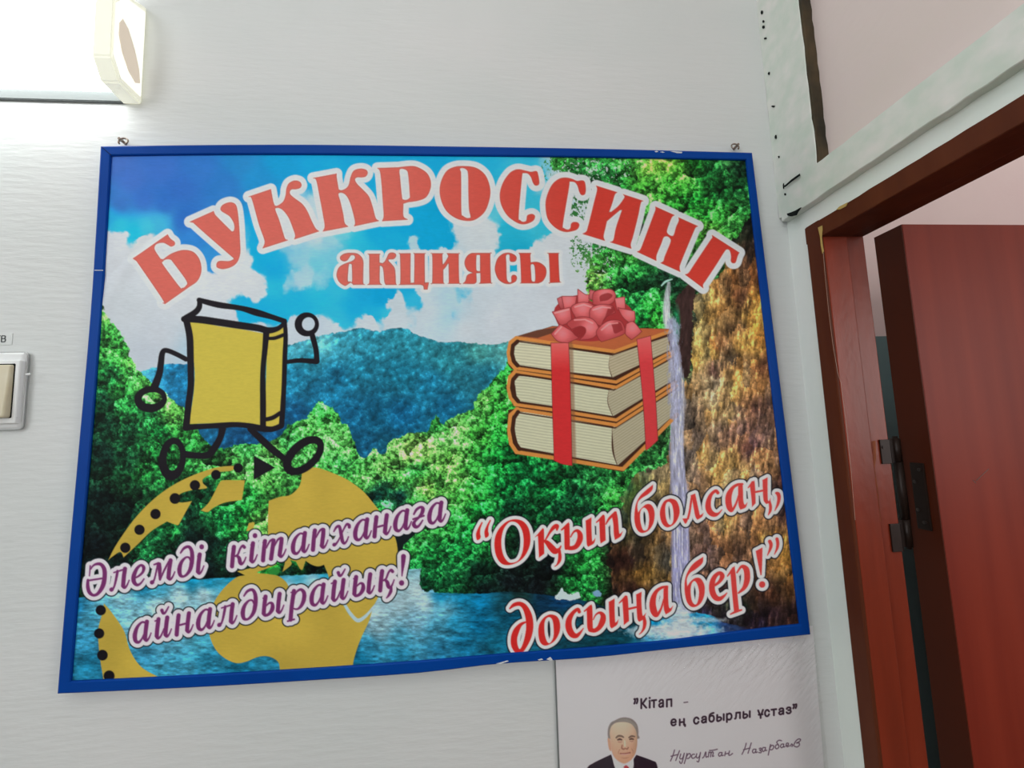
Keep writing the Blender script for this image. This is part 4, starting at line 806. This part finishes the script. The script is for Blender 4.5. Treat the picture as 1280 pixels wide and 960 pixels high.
K([(388, 492, 12), (435, 455, 16), (462, 400, 24), (435, 370, 18), (388, 405, 22), (362, 470, 28), (362, 550, 30), (392, 612, 28), (435, 628, 22), (480, 600, 12), (508, 570, 5)], o7, k8)
K([(515, 400, 6), (572, 325, 14)], o7, k8); KP(['540,345* 585,300* 598,400 612,560 632,745* 580,760* 560,560 548,420'], o7, k8)
K([(545, 782, 6), (600, 757, 12), (655, 740, 8)], o7, k8)
K([(610, 365, 8), (655, 305, 14), (700, 330, 28), (712, 400, 30), (705, 460, 28), (680, 520, 20), (625, 570, 8)], o7, k8)
KP(['797,150* 865,115* 862,260 856,390* 844,390* 815,250'], o7, k8); K([(862, 484, 31), (862, 486, 31)], o7, k8)
K([(938, 55, 18), (950, 85, 18), (942, 130, 14), (915, 192, 4)], o7, k8); K([(1010, 30, 16), (1018, 70, 16), (1012, 120, 13), (985, 182, 4)], o7, k8)
tq = np.clip((X - 640) / 300, 0, 1)[..., None]
redq = np.array([186, 38, 36.]) * (1 - tq) + np.array([192, 62, 60.]) * tq
outlined(cv.F, (200, 200, 204), 4.3, redq, dark=(14, 16, 24), r2_=5.7, glow=(214, 196, 194))

# --- tied pile of three books
S3 = lambda s: parse(s, (600, 350), 3.2)
def P3(s, col, **kw): cv.poly([S3(s)], col, **kw)
def L3(pts, r_, col, **kw):
    q = [(600 + a / 3.2, 350 + b / 3.2, r_ / 3.2) for a, b in pts]
    if len(q) == 4 or r_ < 3: pass
    cv.reset()
    for i in range(len(q) - 1): cv.add_stroke([q[i], q[i + 1]], 3)
    cv.paint(col, 0, .9, kw.get('alpha', 1.0)); cv.reset()
def L3_old(pts, r_, col, **kw): cv.stroke([(600 + a / 3.2, 350 + b / 3.2, r_ / 3.2) for a, b in pts] if len(pts) > 2 else [(600 + a / 3.2, 350 + b / 3.2, r_ / 3.2) for a, b in pts], col, **kw)
DK = np.array([60, 34, 24.]); OR = np.array([188, 124, 62.]); OD = np.array([120, 66, 34.])
fade = lambda X_, Y_: None
def pages(c1, c2, ax, seed):
    def f_(x, y):
        ph = (y - 350) * 3.2 - ax * ((x - 600) * 3.2)
        l = .5 + .5 * np.sin(ph / 11.5 * 2 * np.pi + vnoise(x / 20, y / 20, seed) * 2)
        return np.array(c1, float) * (1 - l[..., None] * .30) + np.array(c2, float) * l[..., None] * .30
    return f_
def book(top, spine, pf, pr, bot):
    P3(spine, OD)
    P3(pf, pages((186, 186, 160), (120, 120, 92), .135, 5)); P3(pr, pages((166, 160, 134), (98, 90, 66), -.50, 6))
# bottom book
P3('112,520* 150,512* 545,575* 790,420* 792,535* 570,768* 140,684* 116,630', DK)
P3('146,530 300,548 528,590* 528,680 548,742* 155,668* 140,600', pages((188, 188, 162), (116, 116, 88), .16, 5))
P3('528,590* 792,432* 792,525* 550,742* 536,690', pages((164, 158, 134), (104, 92, 70), -.66, 6))
L3([(146, 516), (300, 540), (545, 580), (785, 424)], 7, OR); L3([(146, 688), (300, 712), (572, 756), (788, 538)], 8, OR)
L3([(150, 672), (300, 698), (560, 744)], 2.5, DK); L3([(150, 530), (300, 553), (540, 592), (780, 440)], 2.5, DK)
cv.poly([S3('140,500* 545,562* 782,410* 786,424* 545,580* 146,514*')], (104, 60, 34))
L3([(140, 498), (300, 520), (545, 560), (782, 408)], 6, OR); L3([(146, 516), (300, 540), (545, 580), (785, 424)], 7, OR); L3([(150, 507), (545, 570), (780, 418)], 2.6, DK)
L3([(150, 516), (122, 540), (116, 600), (124, 655), (146, 688)], 8, OR); L3([(152, 528), (136, 552), (130, 600), (140, 650), (158, 676)], 8, DK)
# middle book
P3('125,360* 150,368* 545,428* 775,292* 782,405* 545,562* 130,500* 112,440', DK)
P3('146,385 300,404 515,440* 510,490 530,545* 150,486* 142,430', pages((188, 188, 162), (116, 116, 88), .135, 5))
P3('515,440* 772,312* 780,396* 532,545* 512,490', pages((164, 158, 134), (104, 92, 70), -.55, 6))
L3([(140, 364), (300, 388), (545, 430), (772, 298)], 7, OR); L3([(140, 498), (300, 520), (545, 560), (782, 408)], 6.5, OR)
L3([(150, 378), (300, 400), (535, 440), (770, 312)], 2.5, DK); L3([(150, 486), (300, 508), (540, 548)], 2.5, DK)
L3([(142, 366), (120, 388), (114, 430), (122, 470), (142, 496)], 8, OR); L3([(150, 378), (132, 400), (128, 432), (136, 465), (152, 484)], 8, DK)
# top book
P3('112,340* 116,250* 150,228* 290,184* 768,196* 768,292* 545,412* 125,356*', DK)
P3('138,245 300,264 520,300* 515,345 526,388* 148,344* 134,300', pages((192, 190, 164), (122, 120, 92), .10, 5))
P3('520,300* 750,226* 762,280* 530,390* 516,345', pages((170, 160, 134), (104, 92, 70), -.42, 6))
P3('150,226* 290,186* 766,196* 538,288*', (166, 88, 54)); P3('150,224* 230,200* 330,186* 360,190* 230,232*', (92, 56, 42))
L3([(145, 232), (300, 254), (538, 286), (764, 204)], 7, OR); L3([(146, 245), (300, 266), (530, 300), (755, 222)], 2.5, DK)
cv.poly([S3('138,354* 545,410* 770,288* 772,298* 545,430* 140,364*')], (104, 60, 34))
L3([(140, 365), (300, 388), (545, 429), (772, 298)], 6.5, OR); L3([(150, 359), (545, 419), (768, 293)], 2.6, DK)
L3([(138, 352), (300, 374), (545, 408), (770, 286)], 6.5, OR); L3([(150, 342), (300, 364), (540, 396)], 2.5, DK)
L3([(146, 232), (122, 250), (114, 290), (120, 330), (140, 352)], 8, OR); L3([(150, 246), (132, 262), (128, 296), (136, 326), (150, 342)], 8, DK)
# spray of the falls thins the right end of the pile
sp = fbm(X, Y, 2.2, 201, 3, .7, sx=.8, sy=3); spd = (X - 838) + (Y - 420) * -.02
cv.paint(np.array([168, 172, 204.]) * (.6 + .6 * sp[..., None]), 0, 4, .85, None, np.abs(X - 842 - (Y - 420) * .02) - 7 + (sp - .5) * 12 + np.clip(np.abs(Y - 462) - 58, 0, 60) * .8)
# ribbons
def rib(s, a, b):
    c = S3(s)
    def f_(x, y):
        t = np.clip((y - c[:, 1].min()) / 34, 0, 1)[..., None]
        return np.array(a, float) * (1 - t) + np.array(b, float) * t
    cv.poly([c], (90, 30, 30), grow=.5); cv.poly([c], f_)
P3('355,260 372,262* 385,735* 366,742*', (110, 70, 50), alpha=.5, aa=2.5)
rib('284,252* 354,252* 360,400 368,742* 330,736 297,722* 290,500', (206, 92, 90), (184, 44, 46))
rib('628,238* 682,224* 700,450 711,640* 690,660 664,682* 652,480', (206, 92, 92), (188, 56, 60))
# bow
def loop(s, base, hx, hy, hr=26):
    c = S3(s); hx, hy, hr = 600 + hx / 3.2, 350 + hy / 3.2, hr / 3.2
    def f_(x, y):
        g = np.exp(-(((x - hx) ** 2 + (y - hy) ** 2) / (2 * hr * hr)))[..., None]
        return np.array(base, float) * (.86 + .1 * g) + g * np.array([34, 44, 46.])
    cv.poly([c], (116, 40, 42), grow=.7); cv.poly([c], f_)
BW = (186, 72, 74); BD = (150, 48, 50)
cv.poly([S3('300,110 390,60 460,90 540,80 600,110 620,170 600,200 500,240 380,240 320,190')], BD)
for s, b_, hx, hy in [('310,75* 330,70 336,112* 322,112', BD, 320, 80), ('328,66* 386,66* 378,112* 338,116*', BW, 352, 80), ('392,38* 420,58 440,62 430,96* 392,96*', BW, 410, 60), ('440,40* 458,44* 452,80* 436,74*', BD, 446, 50),
                      ('458,48 520,38 542,60 530,90 490,106* 452,96*', BW, 500, 56), ('540,74* 578,68* 580,114* 548,118*', BW, 560, 84), ('552,112* 618,126* 620,158* 600,170 572,148', BW, 596, 130),
                      ('290,128* 360,110* 366,166* 322,182*', BW, 330, 130), ('366,108 410,90 450,100 466,130 440,152 384,152*', BW, 410, 112), ('442,118 480,100 528,104 540,130* 500,150 484,184* 440,164*', BW, 478, 118),
                      ('586,176* 612,168 646,206* 628,222 606,238* 582,214', BW, 610, 190), ('286,216* 320,178* 362,202* 394,232* 350,250* 312,244', BW, 330, 214), ('350,172 400,148 450,158 474,196 452,230 400,240* 424,206 404,184 366,196*', BW, 440, 188),
                      ('468,202 510,166 560,164 580,196* 574,216 520,236 486,246* 474,232', BW, 516, 186)]:
    loop(s, b_, hx, hy)
for s in ['402,186 420,190 424,206 408,230 380,222 372,200', '512,112* 534,108 536,126 510,146 494,168*', '480,64 510,52 530,62 512,80 480,86*', '524,172* 560,170 572,200* 540,214 530,190']:
    P3(s, (128, 40, 42), alpha=.8)
for pts in [[(300, 132), (355, 118)], [(300, 216), (325, 188)], [(378, 160), (420, 158), (450, 172)], [(486, 200), (515, 176), (550, 172)], [(452, 120), (490, 108), (522, 112)], [(380, 108), (415, 98), (445, 108)]]:
    L3(pts, 3.0, (226, 150, 150), alpha=.7)
# fine grain of the print
cv.rgb *= (1 + (fbm(X, Y, 1.6, 211, 2, sx=3, sy=.7) - .5) * .05)[..., None]
fold = lambda ax, ay, bx_, by_, wd: np.exp(-(np.abs((X - ax) * (by_ - ay) - (Y - ay) * (bx_ - ax)) / math.hypot(bx_ - ax, by_ - ay) / wd) ** 2)
# the cloth sags a little: shallow folds near the left side are real relief
zo = -.0012 * fold(128, 385, 175, 300, 8) * np.exp(-((X - 140) / 45) ** 2) * np.exp(-((Y - 360) / 70) ** 2) + .0010 * fold(150, 330, 185, 300, 6) * np.exp(-((X - 165) / 40) ** 2) * np.exp(-((Y - 330) / 60) ** 2)
zo = zo - .0006 * (fbm(X, Y, 90, 221, 2) - .5)
painted_sheet('print', X, Y, cv.rgb, YP, m_print, banner, .60, zo)
del cv

# hooks and rings that hold the banner
def hang(px, py, sgn):
    c = onY(px, py, D - .008); pts = []
    for k in range(14):
        a = math.radians(-60 + k * 22)
        pts.append(Vector(c) + Vector((sgn * .0055 * math.cos(a), -.002 + .0015 * math.sin(a), .0055 * math.sin(a))))
    rg = obj('hanging_ring', tube(pts, .0011, 8), m_metal, banner, True)
    p = Vector(c) + Vector((-.004 * sgn, 0, .003))
    obj('nail', cyl((p.x, D, p.z), (p.x, D - .012, p.z), .0018, 10), m_metal, rg)
hang(155.5, 178, 1); hang(918, 184.5, -1)
bm = prism([onY(x, y, YF - .0002) for x, y in [(914, 183), (921, 183), (922, 197), (915, 197)]], (0, -.0003, 0))

# ------------------------------------------------------------------ paper sheet in clear plastic below the banner
sheet = tag(empty('paper_sheet'), 'white printed paper sheet in a clear plastic sleeve taped below the banner', 'notice')
NW2, NH2 = 560, 300
Tp = [(693, 800), (860, 795), (1016, 782)]; Bp = [(699.5, 972), (860, 972), (1031, 972)]
X, Y = coons(Tp, Bp, [(693, 800), (695, 860), (699.5, 972)], [(1016, 782), (1022, 860), (1031, 972)], NW2, NH2)
# extend the sheet below the picture with a few coarse rows
ex = np.linspace(6, 110, 16)[:, None]
X = np.vstack([X, X[-1:] + ex * (np.linspace(.04, .105, NW2)[None])]); Y = np.vstack([Y, Y[-1:] + ex])
cv = Canvas(X, Y); PW = np.array([186, 178, 184.]); cv.rgb[:] = PW
# portrait photograph: grey-haired man in a dark suit
PO = lambda s: parse(s, (720, 880), 9.143)
def PP(s, col, **kw): cv.poly([PO(s)], col, **kw)
def PL(pts, col, **kw): cv.stroke([(720 + a / 9.143, 880 + b / 9.143, r_ / 9.143) for a, b, r_ in pts], col, **kw)
PP('130,730 190,680 250,648 330,610 400,578* 425,640 460,740 560,900* 560,1250* 60,1250* 80,900', (34, 22, 34))
PP('690,582* 780,612 880,650 915,670 935,740 960,900 980,1250* 560,1250* 560,900* 640,740 655,640', (34, 22, 34))
PP('412,606* 470,660 545,705 600,690 655,615* 652,740 560,930* 450,740', (196, 190, 190))
PP('540,722* 572,700 606,724* 600,750 612,900 580,960 548,900 556,750', (150, 46, 56))
PP('366,372 364,300 375,255 400,212 440,190 480,170 520,156 575,154 630,168 670,196 700,240 712,300 712,350 700,400 400,400', (116, 108, 104), aa=1.4)
PP('362,398 380,392 396,430 402,500 400,540 380,520 368,470', (176, 136, 112))
def skin(x, y):
    t = np.clip((y - 905) / 45, 0, 1)[..., None]; s_ = np.clip(((x - 776) / 20), -1, 1)[..., None]
    return np.array([192, 170, 150.]) * (1 - t) + np.array([184, 138, 112.]) * t - np.abs(s_) ** 3 * 26
PP('392,400 384,330 400,262 440,222 500,206 580,208 640,232 676,280 692,330 700,400 698,470 680,560 650,615 610,655 560,680 520,672 468,640 428,590 405,520', skin, aa=1.3)
PP('480,190 540,170 600,176 660,214 690,250 676,276 640,230 580,206 520,200', (128, 120, 114), aa=1.3)
PL([(460, 385, 9), (485, 366, 12), (520, 368, 11), (542, 380, 8)], (104, 84, 72)); PL([(606, 384, 8), (635, 368, 11), (668, 372, 8)], (100, 80, 70))
PL([(478, 408, 9), (500, 402, 12), (522, 408, 8)], (84, 60, 52)); PL([(615, 404, 8), (635, 398, 11), (655, 402, 8)], (84, 60, 52))
PL([(482, 432, 6), (505, 436, 7), (525, 430, 5)], (158, 120, 104)); PL([(618, 426, 5), (640, 428, 6), (656, 422, 5)], (158, 120, 104))
PL([(528, 470, 6), (524, 505, 8), (545, 516, 9), (562, 508, 6), (585, 514, 8), (598, 496, 6)], (140, 92, 76))
PL([(556, 420, 7), (558, 450, 8), (560, 480, 9)], (208, 184, 164), alpha=.8)
PL([(508, 566, 7), (540, 570, 9), (580, 566, 9), (618, 556, 7)], (132, 70, 64)); PL([(520, 574, 6), (560, 578, 8), (606, 568, 5)], (190, 150, 140), alpha=.8)
PL([(500, 520, 5), (486, 548, 5), (488, 570, 4)], (150, 104, 86), alpha=.7); PL([(636, 512, 5), (652, 540, 5), (650, 560, 4)], (150, 104, 86), alpha=.7)
PL([(520, 612, 5), (560, 620, 8), (600, 610, 5)], (156, 108, 88), alpha=.6)
# upright sans text: strokes in a unit box, (x, y, width, height) in photo px, r half width
SA = {'К': ['0,0 0,1', '0,.5 .25,.5 1,1', '.25,.5 1,0'], 'і': ['.5,0 .5,1', '.5,1.38 .5,1.42'], 'т': ['.5,0 .5,1', '0,1 1,1'], 'а': ['.08,.8 .3,1 .75,.98 .9,.75 .9,0', '.9,.55 .3,.5 .02,.28 .2,.02 .55,.02 .9,.25'],
      'п': ['0,0 0,1', '0,1 1,1', '1,1 1,0'], 'е': ['.05,.5 .95,.5', '.95,.52 .92,.8 .66,1 .34,1 .06,.78 .02,.34 .26,.02 .62,-.02 .92,.13'], 'ң': ['0,0 0,1', '.85,0 .85,1', '0,.5 .85,.5', '.85,0 1.05,0 1.05,-.25'], 'с': ['.95,.75 .7,1 .3,1 .03,.7 .03,.3 .3,0 .7,0 .95,.25'],
      'б': ['.5,1 .8,.95 .98,.6 .95,.25 .7,0 .3,0 .03,.3 .03,.8 .15,1.2 .5,1.38 .9,1.45', '.5,1 .2,.95 .03,.7'], 'ы': ['0,1 0,0 .4,0 .62,.25 .45,.55 0,.57', '1,0 1,1'], 'р': ['0,-.4 0,1', '0,.8 .3,1 .7,1 .97,.7 .97,.3 .7,0 .3,0 0,.2'],
      'л': ['0,.02 .15,.1 .22,.5 .25,1', '.25,1 1,1', '1,1 1,0'], 'ұ': ['0,1 .5,.1 1,1', '.5,.1 .5,-.35', '.1,.25 .9,.25'], 'з': ['.05,.8 .3,1 .75,.98 .9,.78 .7,.55 .4,.54', '.7,.55 .97,.3 .75,.02 .3,0 .03,.2'], 'q': ['.1,1 .3,1 .3,.7 .1,.45', '.75,1 .95,1 .95,.7 .75,.45'], '-': ['0,.4 1,.4']}
def sans(ch, x, y, w_, h_, r_=1.15, slope=-.12):
    for s in SA[ch]:
        pts = [tuple(float(q) for q in t.split(',')) for t in s.split()]
        cv.add_stroke([(x + u * w_, y + u * w_ * slope - v * h_, r_) for u, v in pts], 3)
cv.reset()
for ch, x_, y_, w_, h_ in [('q', 792.4, 884, 4.6, 10), ('К', 801.6, 885.3, 6.2, 11.4), ('і', 811.0, 884.6, 2.2, 8.6), ('т', 814.6, 884.3, 5.6, 8.6), ('а', 823.8, 883.9, 5.6, 8.6), ('п', 833.6, 883.3, 5.6, 8.6),
                           ('q', 991.2, 889, 4.4, 8)]: sans(ch, x_, y_, w_, h_)
for ch, a, b, w_, h_ in [('е', 122, 172, 38, 46), ('ң', 190, 170, 40, 46), ('с', 304, 158, 38, 46), ('а', 366, 150, 38, 46), ('б', 426, 142, 38, 46), ('ы', 490, 134, 52, 46), ('р', 567, 126, 38, 46), ('л', 632, 118, 40, 46), ('ы', 700, 110, 50, 46),
                         ('ұ', 818, 98, 38, 46), ('с', 872, 98, 34, 46), ('т', 924, 92, 38, 46), ('а', 984, 84, 38, 46), ('з', 1044, 76, 36, 46)]: sans(ch, 820 + a / 6.4, 880 + b / 6.4, w_ / 6.4, h_ / 6.4)
cv.paint((40, 24, 38), 0, .8); cv.reset()
cv.add_stroke([(855, 878.2, .6), (859.6, 877.6, .6)], 2); cv.paint((60, 44, 56), 0, .8); cv.reset()
SG = ['148,368 136,410 116,456', '188,374 172,415 158,452', '120,418 150,410 178,404', '198,400 190,432 200,440 214,430 226,394', '226,394 216,440 204,474 192,470 190,458', '248,396 240,430 226,476', '240,430 256,402 272,398 276,416 262,434 248,436',
      '308,402 292,404 284,420 292,434 308,430 320,416', '326,398 322,422 332,432 346,420 356,388', '356,388 348,430 340,462 328,458', '372,432 384,420 398,384 400,424 412,420', '424,384 418,424', '424,392 436,384 440,396 436,422', '440,396 452,382 458,392 452,418 462,416', '428,372 456,370 490,362',
      '524,388 508,390 500,406 508,418 522,408 528,388 526,412 538,410', '556,382 550,414', '552,400 580,394', '588,376 582,408 596,408 612,396',
      '722,314 710,356 688,402', '762,312 748,356 736,394', '700,366 730,358 752,352', '796,362 778,364 772,382 782,392 796,380 800,362 798,388 810,384', '826,358 838,352 842,362 830,370 842,378 838,390 822,388', '872,348 856,350 850,368 858,380 872,368 876,348 874,372 886,370',
      '916,324 908,360 898,408', '908,356 924,332 940,334 940,352 926,366 912,364', '978,326 962,328 954,344 962,358 976,354 984,338 976,322 966,306 984,290 1004,294', '1018,320 1004,322 996,338 1004,350 1018,340 1022,320 1020,344 1032,340', '1044,334 1058,326 1058,314 1046,314 1040,330 1050,342 1066,334', '1076,336 1084,320 1092,326 1088,340', '1100,334 1116,300 1140,280 1156,284 1148,300 1124,312 1144,312 1146,330 1128,344 1108,338']
for s in SG:
    cv.add_stroke([(820 + float(t.split(',')[0]) / 6.4, 880 + float(t.split(',')[1]) / 6.4, .62) for t in s.split()], 2, 4)
cv.paint((74, 54, 70), 0, .8); cv.reset()
painted_sheet('sheet', X, Y, cv.rgb, D - .0022, m_paper, sheet, .49)
del cv
# paper edge line on the left and the plastic sleeve with crumples at its top
def sleeve():
    Tl = [(690, 824.5), (835, 810), (1014, 791)]; Bl = [(699, 1075), (870, 1075), (1046, 1075)]
    Xs, Ys = coons(Tl, Bl, [(690, 824.5), (694, 900), (699, 1075)], [(1014, 791), (1028, 900), (1046, 1075)], 300, 330)
    topd = Ys - np.interp(Xs, [690, 835, 1014], [825, 810, 791])
    ampl = np.exp(-np.clip(topd, 0, None) / 26.0) * np.clip((Xs - 780) / 120, .08, 1) + .5 * np.exp(-np.clip(1016 + (Ys - 800) * .075 - Xs, 0, None) / 9) * np.exp(-(Ys - 800) / 90)
    rdg = 1 - np.abs(fbm(Xs + Ys * .7, Ys, 6.5, 301, 2, .5, sx=.8, sy=2.6) * 2 - 1)
    zz = -.0012 - .0060 * np.clip(ampl * 1.25, 0, 1) * rdg * np.clip((topd - 1) / 5, 0, 1)
    Dv = rays(Xs, Ys); P = Dv * ((D - .0026) / Dv[..., 1])[..., None]; P[..., 1] += zz
    H, W = Xs.shape; idx = np.arange(H * W).reshape(H, W); q = np.stack([idx[:-1, :-1], idx[1:, :-1], idx[1:, 1:], idx[:-1, 1:]], -1).reshape(-1, 4)
    me = bpy.data.meshes.new('plastic_sleeve'); me.from_pydata(P.reshape(-1, 3).tolist(), [], q.tolist()); me.materials.append(m_sleeve)
    o = bpy.data.objects.new('plastic_sleeve', me); C.objects.link(o); o.parent = sheet
sleeve()
bm = prism([onY(x, y, D - .0006) for x, y in [(692.6, 822), (694.2, 822), (700, 975), (703, 1075), (701.5, 1075), (698, 975)]], (0, -.0018, 0))
obj('sheet_edge', bm, mat('grey_sheet_edge', L4((112, 116, 116), 1.3), .6, .2, bump=.05), sheet)
